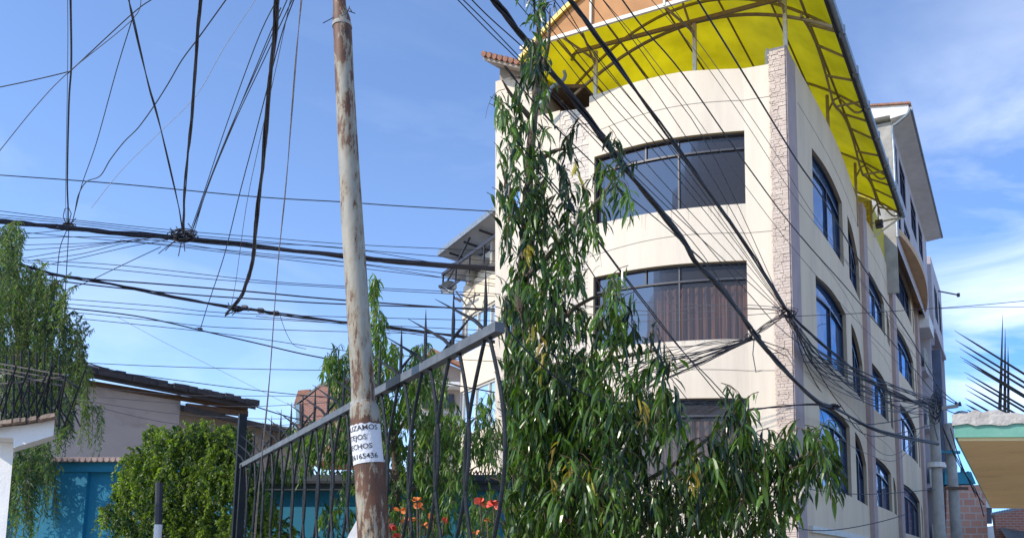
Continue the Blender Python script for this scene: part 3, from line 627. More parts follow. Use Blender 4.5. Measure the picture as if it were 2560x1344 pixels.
# roof terrace: two layered grey roofs on posts
e0, e1 = MH(1098, 640, 1), MH(1245, 522, 1)
r_ = MB(); zz = e0[1]
r_.hexa([Mp(e0[0], zz, 1), Mp(8, zz, 1), Mp(8, zz-.5, -3.5), Mp(e0[0]+.3, zz-.5, -3.5), Mp(e0[0], zz+.12, 1), Mp(8, zz+.12, 1), Mp(8, zz-.38, -3.5), Mp(e0[0]+.3, zz-.38, -3.5)])
r_.build('upper_roof', M_clear, md)
f_ = MB(); f_.bar(Mp(e0[0], zz+.1, 1.03), Mp(8, zz+.1, 1.03), .1, .2); f_.build('roof_edge', M_grey, md)
zz2 = MH(1098, 692, .8)[1]
r_ = MB(); r_.bar(Mp(e0[0]-.1, zz2, .8), Mp(6, zz2, .8), .08, .12); r_.bar(Mp(e0[0]-.1, zz2-.75, .8), Mp(1.5, zz2-.75, .8), .06, .08); 
for k in range(4): r_.bar(Mp(e0[0]+k*1.3, zz2-.75, .8), Mp(e0[0]+k*1.3, zz2, .8), .06, .06, nM)
r_.bar(Mp(e0[0], zz2-.7, .8), Mp(e0[0]+2.6, zz, .8), .06, .06); r_.build('terrace_frame', M_dark, md)
r_ = MB(); r_.box(e0[0], 2.5, -.8, .78, zz2-.1, zz2, MpB); r_.build('lower_roof', M_clear, md)
for t_, w__ in ((.9, .28), (3, .2)): p_ = MB(); p_.bar(Mp(t_, zb[4]-.2, 0.1), Mp(t_, zz, .1), w__, w__, nM); p_.build('terrace_post', M_conc, md)
ps = MB()
for k in range(5): ps.bar(Mp(-.8+k*1.4, zz-.1, .9), Mp(-.8+k*1.4, zz-.5, -3), .05, .08)
ps.bar(Mp(-.8, zz-.15, .5), Mp(7, zz-.2, -2), .05, .08); ps.build('rafter', M_dark, md)
pw = MB(); pw.box(0, 7, -.3, -.15, zb[4], zb[4]+.9, MpB); pw.build('terrace_parapet', M_white, md)
# satellite dish
dp = PY(1128, 718, 32.6); ds = thing('satellite_dish', dp, 'grey satellite dish on the corner of the white and cream building', 'satellite dish')
d_ = MB(); ax = np.array([-.4, -.85, -.25]); ax /= np.linalg.norm(ax); e1_ = np.cross(ax, Z); e1_ /= np.linalg.norm(e1_); e2_ = np.cross(e1_, ax)
rings = [[dp+ax*(.18*(r/.42)**2)*1+(e1_*math.cos(t)*1.0+e2_*math.sin(t)*.62)*r for t in np.linspace(0, 2*math.pi, 19)[:-1]] for r in (.02, .15, .3, .42)]
for a, b in zip(rings[:-1], rings[1:]):
    for k in range(18): d_.q(a[k], a[(k+1) % 18], b[(k+1) % 18], b[k])
d_.build('dish', M_grey, ds, smooth=True)
d_ = MB(); d_.tube([dp-e2_*.25, dp+ax*.7, dp+ax*.75], .02); d_.box(-.05, .05, -.05, .05, -.05, .05, lambda a, b, c: dp+ax*.72+np.array([a, b, c])); d_.tube([dp, dp-ax*.3-Z*.5], .03); d_.build('feed_arm', M_dark, ds)
# aerial: crooked metal tree silhouette on the wall
an = MB(); q = [PY(x, y, 31.6) for x, y in ((1140, 728), (1165, 762), (1182, 760), (1188, 732))]; an.tube(q, .035)
an.tube([PY(1150, 735, 31.6), PY(1172, 745, 31.6), PY(1200, 735, 31.6)], .03); an.tube([PY(1172, 745, 31.6), PY(1192, 772, 31.6)], .03); an.tube([PY(1140, 745, 31.6), PY(1152, 752, 31.6)], .06)
an.build('wall_aerial', M_wire2, label='crooked metal aerial on the peach wall above the upper glass band', cat='aerial')

# old house with dark roof
dH = np.array([math.sin(R(35)), math.cos(R(35)), 0]); nH = np.array([math.cos(R(35)), -math.sin(R(35)), 0])
H0 = PY(150, 1100, 19.2); H0[2] = 0
def Hp(t, z, o=0): return H0+dH*t+nH*o+Z*z
def HpB(t, o, z): return Hp(t, z, o)
def HH(x, y, o=0):
    q = hit(x, y, H0+nH*o, nH)-H0; return float(q@dH), float(q[2])
oh = thing('old_house', Hp(3, 0), 'grey rendered house with a sagging black roof behind the teal wall', 'house')
zr = HH(300, 965)[1]; t1 = HH(452, 1000)[0]; t2 = HH(790, 1060, -.6)[0]
w_ = MB(); w_.box(-1, t1, -4, 0, 0, zr, HpB); w_.build('wall', M_house, oh)
w_ = MB(); w_.box(t1-.2, t2, -4, -.6, 0, zr-.25, HpB); w_.build('recessed_wall', mat('pale_stained_render', (.45, .40, .35), (.38, .33, .29), .8, .9), oh)
te = HH(640, 1008, .5)[0]
r_ = MB()
r_.hexa([Hp(-1.4, zr+.02, .5), Hp(te, zr-.12, .5), Hp(te, zr+.9, -3.6), Hp(-1.4, zr+1.2, -3.6), Hp(-1.4, zr+.22, .5), Hp(te, zr+.02, .5), Hp(te, zr+1.05, -3.6), Hp(-1.4, zr+1.4, -3.6)]); r_.build('roof', M_roofd, oh)
rb = MB()
rnd = random.Random(8)
for k in range(30):
    t = -1.3+k*(te+1.3)/30; rb.box(t, t+.22, .42, .62+rnd.uniform(0, .1), zr+.1-.004*k, zr+.27+rnd.uniform(-.02, .04)-.006*k, HpB)
rb.build('roof_tiles', M_roofd, oh)
r_ = MB(); r_.box(-1, te, .02, .12, zr-.12, zr+.0, HpB); r_.build('eave_board', M_wood, oh)
z2 = zr-.75
r_ = MB(); r_.hexa([Hp(t1, z2+.35, .2), Hp(t2+1.5, z2-.05, .2), Hp(t2+1.5, z2+.7, -4), Hp(t1, z2+1.2, -4), Hp(t1, z2+.5, .2), Hp(t2+1.5, z2+.08, .2), Hp(t2+1.5, z2+.85, -4), Hp(t1, z2+1.3, -4)]); r_.build('lower_roof', M_roofd, oh)
r_ = MB(); r_.bar(Hp(t1+2.6, z2-1.6, .05), Hp(t1+2.6, z2+.4, .05), .14, .14, nH); r_.bar(Hp(t1+.1, z2+.5, .1), Hp(te, zr-.2, .1), .1, .16); r_.bar(Hp(t1+2.6, z2-.2, .05), Hp(t1+3.5, zr-.25, .4), .08, .1); r_.build('timber_prop', M_wood, oh)

# brick house with tiled roof, grey balcony house (between the trees)
bh = thing('brick_house', PY(790, 1344, 42)*np.array([1, 1, 0]), 'small red brick house with pinkish tiled gable, over the dark roof', 'house')
Yb = 42
def pt(x, y, Y=Yb): return PY(x, y, Y)
w_ = MB(); q = [pt(742, 1150), pt(850, 1150), pt(850, 965), pt(800, 965), pt(742, 1008)]; w_.prism(q, np.array([0, 4., 0])); w_.build('wall', M_brick, bh)
w_ = MB(); w_.prism([pt(742, 1012), pt(751, 1008), pt(751, 1060), pt(742, 1060)], np.array([0, -.12, 0])); w_.build('window', M_glassT, bh)
w_ = MB(); w_.prism([pt(733, 1012), pt(800, 958), pt(860, 935), pt(860, 945), pt(802, 966), pt(737, 1018)], np.array([0, 5., 0])-np.array([0, 1., 0])*.0); w_.build('roof', M_greytile, bh)
w_ = MB(); w_.prism([pt(745, 975, 45), pt(775, 972, 45), pt(770, 990, 45), pt(735, 1008, 45)], np.array([0, 2., 0])); w_.build('rear_roof', M_tile, bh)
gh = thing('balcony_house', PY(1100, 1344, 37)*np.array([1, 1, 0]), 'beige house with a brown gable roof and rail balcony, left of the white building', 'house')
Yb = 37
w_ = MB(); w_.prism([pt(1040, 1344), pt(1172, 1344), pt(1158, 925), pt(1110, 905), pt(1040, 960)], np.array([0, 4., 0])); w_.build('wall', mat('brown_grey_render', (.42, .35, .30), (.35, .29, .25), 1.5, .9), gh)
w_ = MB(); w_.prism([pt(1020, 975), pt(1090, 880), pt(1160, 915), pt(1160, 925), pt(1092, 892), pt(1030, 980)], np.array([0, -.9, 0])); w_.build('roof', M_tile, gh)
w_ = MB(); w_.prism([pt(1010, 1062), pt(1175, 1062), pt(1175, 1072), pt(1010, 1072)], np.array([0, -1.2, 0])); w_.build('balcony', M_white, gh); w_ = MB(); w_.prism([pt(1030, 960), pt(1160, 965), pt(1160, 975), pt(1030, 970)], np.array([0, -1., 0])); w_.build('awning', M_white, gh)
w_ = MB()
for k in range(26): w_.bar(pt(1015+k*6.2, 1062, 35.9), pt(1015+k*6.2, 1030, 35.9), .03, .03, nM)
w_.bar(pt(1012, 1030, 35.9), pt(1175, 1030, 35.9), .05, .05); w_.build('railing', M_grey, gh)
w_ = MB(); w_.prism([pt(1055, 985), pt(1075, 985), pt(1075, 1020), pt(1055, 1020)], np.array([0, -.08, 0])); w_.build('window', M_bframe, gh); w_ = MB(); w_.prism([pt(1110, 985), pt(1135, 985), pt(1135, 1020), pt(1110, 1020)], np.array([0, -.08, 0])); w_.build('window', M_bframe, gh)

# teal boundary walls
tw1 = thing('teal_wall', (PY(200, 1344, 12)*np.array([1, 1, 0])), 'teal painted yard wall with panels and a clay tile coping on the left', 'wall')
xa, xb = PY(-40, 1200, 12)[0], PY(640, 1200, 12)[0]; zt1 = PY(200, 1156, 12)[2]
w_ = MB(); w_.box(xa, xb, 12, 12.2, 0, zt1); w_.build('wall', M_teal, tw1)
for x0, x1 in ((144, 226), (-30, 25), (345, 425)):
    w_ = MB(); w_.box(PY(x0, 1200, 12)[0], PY(x1, 1200, 12)[0], 11.93, 12.0, 0, zt1-.14); w_.build('raised_panel', M_teal, tw1)
w_ = MB(); w_.box(xa, xb, 11.9, 12.0, zt1-.14, zt1-.003); w_.build('top_band', M_teal, tw1)
w_ = MB(); k = 0; x = xa
while x < xb: w_.tube([(x, 11.78, zt1+.02), (x, 12.3, zt1+.07)], .035, 8); x += .085
w_.box(xa, xb, 11.8, 12.3, zt1, zt1+.02); w_.build('coping_tiles', mat('pale_clay_tile', (.50, .36, .30), (.32, .23, .2), 9, .9, .3), tw1)
tw2 = thing('boundary_wall', (PY(950, 1344, 9.4)*np.array([1, 1, 0])), 'teal wall with a broad dark grey cap running behind the spiked fence', 'wall')
xa, xb = PY(618, 1200, 9.4)[0], PY(1262, 1200, 9.4)[0]; za, zt1 = PY(900, 1226, 9.4)[2], PY(900, 1188, 9.4)[2]
w_ = MB(); w_.box(xa, xb, 9.42, 9.6, 0, za); w_.build('wall', M_teal, tw2)
w_ = MB(); w_.box(xa, xb, 9.3, 9.75, za, zt1); w_.build('cap', mat('dark_grey_cap', (.07, .085, .095), (.05, .06, .07), 3, .8, .2), tw2)
w_ = MB(); w_.box(xa, xb, 9.26, 9.3, (za+zt1)/2-.015, (za+zt1)/2+.015)
rnd = random.Random(5)
for k in range(150):
    x = xa+(xb-xa)*k/150; w_.bar((x, 9.4, zt1), (x+rnd.uniform(-.05, .05), 9.4, zt1+rnd.uniform(.03, .08)), .012, .012, np.array([0, 1., 0]))
w_.build('spike_strip', M_dark, tw2)

# white gate pillar with bracket, lower left
gp = thing('gate_pillar', PY(20, 1344, 6)*np.array([1, 1, 0]), 'white plastered gate pillar with a tile topped bracket at the left edge', 'pillar')
Yg = 6.0
w_ = MB(); lo = PY(14, 1344, Yg); top = PY(34, 1125, Yg)
sl_ = (top-lo)/(top[2]-lo[2]); base = lo-sl_*lo[2]
w_.prism([base, top, PY(36, 1108, Yg), PY(-60, 1090, Yg), base+np.array([-.35, 0, 0])], np.array([-.3, .35, 0])); w_.build('pillar', M_white, gp)
w_ = MB(); w_.prism([PY(-60, 1102, Yg), PY(36, 1106, Yg), PY(35, 1130, Yg), PY(132, 1100, Yg), PY(136, 1062, Yg), PY(60, 1075, Yg), PY(-60, 1085, Yg)], np.array([.155, -.22, 0])); w_.build('bracket', M_white, gp)
w_ = MB(); rnd = random.Random(3)
for k in range(16):
    x = -50+k*12; y = 1084-1.55*(k)-rnd.uniform(0, 4); w_.prism([PY(x, y+6, Yg), PY(x+15, y+3, Yg), PY(x+15, y-6, Yg), PY(x, y-3, Yg)], np.array([.2, -.28-rnd.uniform(0, .05), 0]))
w_.build('tile_cap', mat('worn_tile', (.35, .26, .2), (.2, .15, .12), 8, .95, .5), gp)
# lattice guard over it
lg = thing('lattice_guard', PY(80, 1065, 6.1), 'rusty grey iron lattice guard on the white pillar bracket, under the feathery tree', 'railing')
rnd = random.Random(12)
for k in range(9):
    x = -5+k*19; a = MB(); a.tube([PY(x, 1072, 6.1), PY(x+2, 885+rnd.uniform(-12, 10), 6.1)], .0065); a.build('upright', M_iron, lg)
for y0, y1 in ((905, 938), (918, 950), (962, 942), (925, 965)):
    a = MB(); a.tube([PY(-20, y0, 6.05), PY(162, y1, 6.05)], .006); a.build('rail', M_rope, lg)
a = MB()
for k in range(11):
    x = -20+k*18; a.tube([PY(x, 1065, 6.15), PY(x+rnd.uniform(20, 70), rnd.uniform(905, 960), 6.0)], .006); a.tube([PY(x+40, 1065, 6.15), PY(x-rnd.uniform(0, 40), rnd.uniform(915, 960), 6.2)], .006)
a.tube([PY(150, 935, 6.05), PY(195, 970, 6.05)], .009)
a.build('cross_bars', M_iron, lg)

# ================================================================== RUSTY POLE
PYp = 3.55
pc = [(957, 1700, 78), (934, 1344, 77), (932, 1300, 77), (923, 1150, 73), (914, 1060, 72), (911.5, 1030, 71), (910, 1018, 68), (908, 1003, 57), (907, 960, 56.5), (881, 560, 53), (872, 400, 49), (862, 214, 45.5), (857, 90, 44.5), (855.5, 62, 44), (854, 48, 43), (850, 22, 33), (849, 12, 31), (842, -80, 29)]
pts = []; rr = []
for x, y, wd in pc:
    p = PY(x, y, PYp); d = (p-EYE)@FW; pts.append(p); rr.append(wd/2*d/F)
d0 = (pts[0]-pts[1]); k = pts[0][2]/d0[2] if d0[2] else 0; p0 = pts[0]-d0*(pts[0][2]/d0[2]); pts = [p0]+pts[1:]; rr = [rr[0]]+rr[1:]
dense = []; dr = []
for i in range(len(pts)-1):
    for j in range(4): dense.append(pts[i]+(pts[i+1]-pts[i])*j/4); dr.append(rr[i]+(rr[i+1]-rr[i])*j/4)
dense.append(pts[-1]); dr.append(rr[-1])
pole = thing('steel_pole', p0, 'rust streaked pale steel pole with a white paper notice, in front of the fence', 'pole')
m_ = MB(); m_.tube(dense, dr, 28); m_.build('shaft', M_rust, pole, smooth=True)
cl = MB()
for (x, y, wd) in ((907, 1004, 60), (855, 60, 46)):
    p = PY(x, y, PYp); q = PY(x+.6, y+9, PYp); r0 = wd/2*((p-EYE)@FW)/F; cl.tube([q, p], [r0*1.03, r0*1.0], 24)
cl.build('weld_collar', mat('pale_collar_paint', (.40, .43, .42), (.3, .25, .2), 9, .6, .4), pole)
# frame of the axis between y=1160 and 1065
pa, pb = PY(923.5, 1160, PYp), PY(914.5, 1064, PYp); ax = (pb-pa); Ln = np.linalg.norm(ax); ax /= Ln
e1_ = np.cross(np.array([0, 1., 0]), ax); e1_ /= np.linalg.norm(e1_); e2_ = np.cross(ax, e1_); e2_ = -e2_ if e2_[1] > 0 else e2_
if e1_[0] < 0: e1_ = -e1_
rad = 73/2*((pa-EYE)@FW)/F
def onp(s_, h, r): th = s_/rad; return pa+ax*h+(e1_*math.sin(th)+e2_*math.cos(th))*r
m_ = MB(); ths = np.linspace(-rad*2.2, rad*1.45, 30)
rnd = random.Random(1); jag = [rnd.uniform(-.003, .003) for _ in ths]
for i in range(29):
    h1, h2 = Ln+jag[i], Ln+jag[i+1]
    for r_, fl in ((rad+.0025, 0),): m_.q(onp(ths[i], .0, r_), onp(ths[i+1], .0, r_), onp(ths[i+1], h2, r_), onp(ths[i], h1, r_))
note = m_.build('paper_notice', M_paper, pole, smooth=True, label='white paper notice with printed lines of black capitals')
mt = MB()
for txt, xr, hy, size in (('REALIZAMOS', 32, .86, .0225), ('RETEJOS', 10.5, .62, .0225), ('Y TECHOS', 20.5, .385, .0225), ('926165436', 28.5, .135, .0225)):
    cu = bpy.data.curves.new('t', 'FONT'); cu.body = txt; cu.size = size*1.38; cu.align_x = 'RIGHT'; cu.resolution_u = 3; cu.offset = .0002
    to = bpy.data.objects.new('t', cu); C_.objects.link(to); bpy.context.view_layer.update()
    me = bpy.data.meshes.new_from_object(to.evaluated_get(bpy.context.evaluated_depsgraph_get()))
    s0 = math.asin(min(.99, xr/36.5))*rad
    n = len(mt.v)
    for v in me.vertices: mt.v.append(tuple(onp(s0+v.co.x, Ln*hy-.005+v.co.y, rad+.0042)))
    mt.f += [tuple(n+i for i in p.vertices) for p in me.polygons]
    bpy.data.objects.remove(to); bpy.data.meshes.remove(me)
mt.build('lettering', M_ink, note)
cb = MB()
for (x, y) in ((612, 768), (652, 775)): cb.box(-.03, .03, -.03, .03, -.03, .03, lambda a, b, c: P(x, y, 18.6)+np.array([a*1.6, b, c*1.5]))
ccs = []
for i, (x, y) in enumerate(((612, 769), (652, 776), (690, 783))):
    cb = MB(); cb.box(-.055, .055, -.05, .05, -.05, .05, lambda a, b, c: P(x, y, [18.9, 19.2, 19.5][i])+np.array([a, b, c])); cb.build('cable_clamp', M_wire2, label='small square clamp on the second cable bundle, by the frayed knot', cat='cable clamp', group='clamps on the second bundle')
# wire ties at the top of the pole
ti = MB(); ti.tube(spline([P(855, 40, 3.6), P(868, 30, 3.5), P(872, 20, 3.55), P(880, 30, 3.6)], 4), .002); ti.tube([P(866, 26, 3.5), P(888, 34, 3.5)], .002); ti.tube([P(834, 44, 3.55), P(808, 58, 3.5)], .002); ti.tube([P(870, 28, 3.5), P(874, 16, 3.5)], .002)
ti.build('wire_tie', M_dark, pole)
pk = MB(); pk.prism([PY(897, 1290, 3.75), PY(903, 1420, 3.75), PY(835, 1420, 3.75), PY(872, 1335, 3.75)], np.array([0, .03, 0])); 
pk.build('white_board', M_white, label='pointed white board leaning behind the foot of the rusty pole', cat='board')
bst = MB(); bst.tube([PY(398, 1205, 6.4), PY(396, 1310, 6.4)], .026, 10)
bpst = thing('painted_post', PY(397, 1344, 6.4)*np.array([1, 1, 0]), 'thin black post with a white foot standing in front of the round bush', 'post')
bst.build('black_section', M_dark, bpst); bst = MB(); b0 = PY(395.3, 1344, 6.4); bst.tube([PY(396, 1310, 6.4), np.array([b0[0], b0[1], 0])], .028, 10); bst.build('white_section', M_white, bpst)

# ================================================================== SPIKED FENCE
ZR = 2.5
f0, f1 = PZ(1250, 817, ZR), PZ(603, 1165, ZR); dF = f1-f0; LF = np.linalg.norm(dF); dF /= LF; nF = np.array([dF[1], -dF[0], 0]); nF = -nF if nF[1] > 0 else nF
fence = thing('iron_fence', (f0[0], f0[1], 0), 'black wrought iron fence of curved bars under a slanting grey rail with spikes', 'fence')
def Fp(s, z, o=0): return f0+dF*s+nF*o+Z*(z-ZR)
r_ = MB(); r_.bar(Fp(0, ZR), Fp(LF, ZR), .04, .038, Z); r_.build('top_rail', M_irong, fence); r_ = MB(); r_.bar(Fp(1.02, ZR), Fp(1.22, ZR), .045, .043, Z); r_.build('rail_sleeve', M_iron, fence)
r_ = MB(); r_.bar(Fp(0, .35), Fp(LF, .35), .04, .045, Z); r_.build('bottom_rail', M_irong, fence)
r_ = MB(); r_.bar(Fp(LF, 0), PY(607, 1035, Fp(LF, 0)[1]), .075, .06, nF); r_.bar(Fp(LF-.12, 0), Fp(LF-.12, ZR), .05, .05, nF); r_.build('end_post', M_iron, fence)
rnd = random.Random(21); nb = 16; sp_ = LF/nb
for k in range(nb):
    s0 = sp_*(k+.35); A = sp_*.46; ph = rnd.uniform(-.2, .2)
    for sg in (-1, 1):
        b_ = MB(); zs = np.linspace(.35, ZR-.02, 44)
        b_.tube([Fp(s0+sp_*.1*sg+sg*A*math.sin((ZR-z_)/.88*math.pi+ph), z_) for z_ in zs], .0078, 7)
        b_.build('curved_bar', M_iron, fence)
    b_ = MB(); b_.tube([Fp(s0+.02, ZR), Fp(s0+.02, ZR+.13), Fp(s0+.03, ZR+.27)], [.007, .008, .001], 7); b_.build('upright_spike', M_iron, fence)
    b_ = MB(); b_.tube([Fp(s0-.04, ZR-.02, 0), Fp(s0+.05, ZR+.06, .03), Fp(s0+.24, ZR+.18, .12)], [.007, .008, .001], 7); b_.build('slanting_spike', M_iron, fence)
    if k % 2:
        b_ = MB(); b_.tube([Fp(s0+.14, ZR+.02, 0), Fp(s0+.08, ZR+.10, -.04), Fp(s0+.02, ZR+.20, -.1)], [.006, .007, .001], 6); b_.build('slanting_spike', M_iron, fence)

# ================================================================== FOREGROUND CONCRETE CANOPY, RIGHT, AND ITS SPIKES
zs_ = 1.6+.85
c0 = PZ(2395, 1101, zs_); c1 = PZ(2478, 1270, zs_); dU = U
Wd = 3.0; Lc = (c1-c0)@U
sb = thing('concrete_slab', c0*np.array([1, 1, 1.]), 'ochre soffited concrete slab with a green edge band at the right edge', 'canopy')
def Sp(a, u, z): return c0+np.array([1., -.03, 0])*a+U*u+Z*z
hg = .115
w_ = MB(); w_.hexa([Sp(0, 0, 0), Sp(Wd, 0, 0), Sp(Wd, Lc, 0), Sp(0, Lc, 0), Sp(0, 0, .03), Sp(Wd, 0, .03), Sp(Wd, Lc, .03), Sp(0, Lc, .03)]); w_.build('soffit', M_ochre, sb)
w_ = MB(); w_.hexa([Sp(-.02, -.02, .02), Sp(Wd, -.02, .02), Sp(Wd, Lc, .02), Sp(-.02, Lc, .02), Sp(-.02, -.02, hg), Sp(Wd, -.02, hg), Sp(Wd, Lc, hg), Sp(-.02, Lc, hg)]); w_.build('edge_band', M_green, sb)
w_ = MB(); rnd = random.Random(9); na = 60; tp = [hg+.055+.025*math.sin(i*.35)+rnd.uniform(-.012, .012) for i in range(na+1)]; bt = [hg-.012+rnd.uniform(-.012, .006) for i in range(na+1)]
for i in range(na):
    a, b = Wd*i/na-.03, Wd*(i+1)/na-.03
    w_.q(Sp(a, -.035, bt[i]), Sp(b, -.035, bt[i+1]), Sp(b, -.03, tp[i+1]), Sp(a, -.03, tp[i])); w_.q(Sp(a, -.03, tp[i]), Sp(b, -.03, tp[i+1]), Sp(b, .5, tp[i+1]), Sp(a, .5, tp[i]))
w_.q(Sp(-.03, -.035, bt[0]), Sp(-.03, -.03, tp[0]), Sp(-.03, .5, tp[0]), Sp(-.03, .5, hg)); w_.build('mortar_top', M_mortar, sb)
w_ = MB(); w_.hexa([Sp(2.4, .3, -2.45), Sp(2.8, .3, -2.45), Sp(2.8, .7, -2.45), Sp(2.4, .7, -2.45), Sp(2.4, .3, 0), Sp(2.8, .3, 0), Sp(2.8, .7, 0), Sp(2.4, .7, 0)]); w_.build('support', M_ochre, sb)
spk = thing('spike_guard', PY(2505, 1030, c0[1]+.15), 'fan of black iron spikes standing on the mortar of the green edged slab', 'spikes')
Ys = c0[1]+.15
for x0, x1, yt, rw in ((2499, 2507, 785, .013), (2512, 2513, 822, .0115), (2521, 2520, 865, .010)):
    b_ = MB(); b_.tube([PY(x0, 1036, Ys), PY((x0+x1)/2, 930, Ys), PY(x1, yt, Ys)], [rw, rw*.75, .001], 8); b_.build('upright_spike', M_iron, spk)
tips = [(262, 262), (268, 312), (290, 355), (292, 398), (310, 420), (314, 478), (328, 508), (318, 543), (326, 572), (316, 612), (320, 645), (330, 675)]
for i, (a, b) in enumerate(tips):
    x, y = 2260+a/2.087, 700+b/2.087; sl0 = .62-.006*i
    xe = 2585; ye = y+(xe-x)*sl0
    if i >= 9: xe = x+(1042-y)/sl0; ye = 1042
    b_ = MB(); b_.tube([PY(x, y, Ys-.05), PY(x+(xe-x)*.3, y+(ye-y)*.3, Ys-.04), PY(xe, ye, Ys-.04)], [.0012, .0062, .0085], 8); b_.build('slanting_spike', M_iron, spk)
b_ = MB(); b_.tube([PY(2588, 1045, Ys), PY(2588, 900, Ys)], .015, 8); b_.build('hub_post', M_iron, spk)

# ------------------------------------------------------------------ street end, lower right
Yb = 62
eh = thing('block_house', PY(2420, 1344, 62)*np.array([1, 1, 0]), 'unplastered pink block house with a teal clad top floor at the street end', 'house')
w_ = MB(); w_.prism([pt(2366, 1500), pt(2480, 1500), pt(2462, 1210), pt(2366, 1213)], np.array([0, 6., 0])); w_.build('wall', M_brickp, eh)
w_ = MB(); w_.prism([pt(2362, 1210), pt(2440, 1208), pt(2428, 1178), pt(2362, 1180)], np.array([0, 5., 0])); w_.build('teal_cladding', M_tealshed, eh)
w_ = MB(); w_.prism([pt(2438, 1215, 61.8), pt(2478, 1215, 61.8), pt(2478, 1268, 61.8), pt(2438, 1268, 61.8)], np.array([0, .15, 0])); w_.build('wall_panel', M_grey, eh)
w_ = MB(); w_.prism([pt(2445, 1268, 61.9), pt(2480, 1268, 61.9), pt(2480, 1308, 61.9), pt(2445, 1308, 61.9)], np.array([0, .05, 0])); w_.build('window', M_bframe, eh)
w_ = MB()
for (x, y) in ((2366, 1150), (2376, 1140), (2390, 1150), (2404, 1155), (2420, 1165)): w_.bar(pt(x, 1180), pt(x, y+12), .1, .1, dH)
w_.build('roof_rods', M_tealshed, eh)
ts = thing('tin_roof_shed', PY(2520, 1344, 30)*np.array([1, 1, 0]), 'shed with rusty corrugated tin roof under the ochre slab', 'shed')
Yb = 30
w_ = MB(); k = 0
A0, A1, A2, A3 = pt(2476, 1282), pt(2600, 1255), PY(2600, 1400, 24), PY(2520, 1350, 24)
for i in range(30):
    for (t_a, t_b, h0, h1) in ((i/30, (i+.5)/30, 0, .06), ((i+.5)/30, (i+1)/30, .06, 0)):
        w_.q(A0+(A1-A0)*t_a+Z*h0, A0+(A1-A0)*t_b+Z*h1, A3+(A2-A3)*t_b+Z*h1, A3+(A2-A3)*t_a+Z*h0)
w_.build('roof', M_tin, ts)
w_ = MB(); w_.prism([pt(2485, 1286, 29.5), pt(2600, 1262, 29.5), pt(2600, 1500, 29.5), pt(2515, 1500, 29.5)], np.array([0, .2, 0])); w_.build('wall', M_brick, ts)
ap = MB(); ap.prism([PY(2452, 1318, 50), PY(2490, 1312, 50), PY(2510, 1344, 50), PY(2500, 1480, 50), PY(2440, 1480, 50), PY(2440, 1335, 50)], np.array([0, 3., 0]))
ap.build('whitewashed_shed', M_white, label='low whitewashed shed before the pink block house', cat='shed')

# utility poles, right
def cpole(x0, y0, x1, y1, Y, r0, r1, label):
    a, b = PY(x0, y0, Y), PY(x1, y1, Y); s = (b-a)/(b[2]-a[2]); base = a-s*a[2]; o = thing('utility_pole', base, label, 'utility pole')
    m_ = MB(); m_.tube([base, a, b], [r0*1.15, r0, r1], 14); m_.build('shaft', M_conc, o, smooth=True); return o
YP = 30.
up = cpole(2350, 1344, 2334, 1010, YP, .21, .17, 'thick concrete utility pole wrapped in cable coils beside the blue building')
m_ = MB(); m_.tube([PY(2342, 1168, YP), PY(2342, 1156, YP)], .33, 12); m_.build('pole_band', M_white, up)
m_ = MB(); m_.bar(PY(2350, 1020, YP-.1), PY(2394, 1014, YP-.1), .12, .12); m_.build('cross_arm', M_conc, up)
for x in (2391, 2400):
    m_ = MB(); m_.tube([PY(x, 1014, YP-.1), PY(x-1, 1004, YP-.1)], [.07, .04], 8); m_.build('insulator', M_dark, up)
up2 = cpole(2392, 1344, 2372, 1058, 36., .24, .19, 'slender concrete utility pole right of the cable wrapped pole')
for y, a, b in ((1128, 2352, 2400), (1218, 2352, 2420)):
    m_ = MB(); m_.bar(PY(a, y, 35.7), PY(b, y+2, 35.7), .1, .12); m_.build('cross_arm', M_wood if y > 1200 else M_tealshed, up2)
sl_ = thing('street_lamp', PY(2400, 1035, 36), 'small street lamp arm curving over the slender pole', 'street lamp')
m_ = MB(); m_.tube(spline([PY(2385, 1048, 36), PY(2387, 1035, 36), PY(2396, 1029, 36), PY(2405, 1030, 36)], 4), .05); m_.build('arm', M_grey, sl_)
m_ = MB(); m_.hexa([PY(2402, 1033, 36.2), PY(2420, 1036, 36.2), PY(2420, 1036, 35.8), PY(2402, 1033, 35.8), PY(2402, 1025, 36.2), PY(2420, 1028, 36.2), PY(2420, 1028, 35.8), PY(2402, 1025, 35.8)]); m_.build('lamp_head', M_grey, sl_)
ant = MB(); ant.tube([PY(2345, 727, 45), PY(2396, 737, 45)], .04); ant.tube([PY(2396, 733, 45), PY(2396, 741, 45)], .09); ant.build('roof_aerial', M_wire2, label='thin rod aerial jutting from the top of the far pale building', cat='aerial')

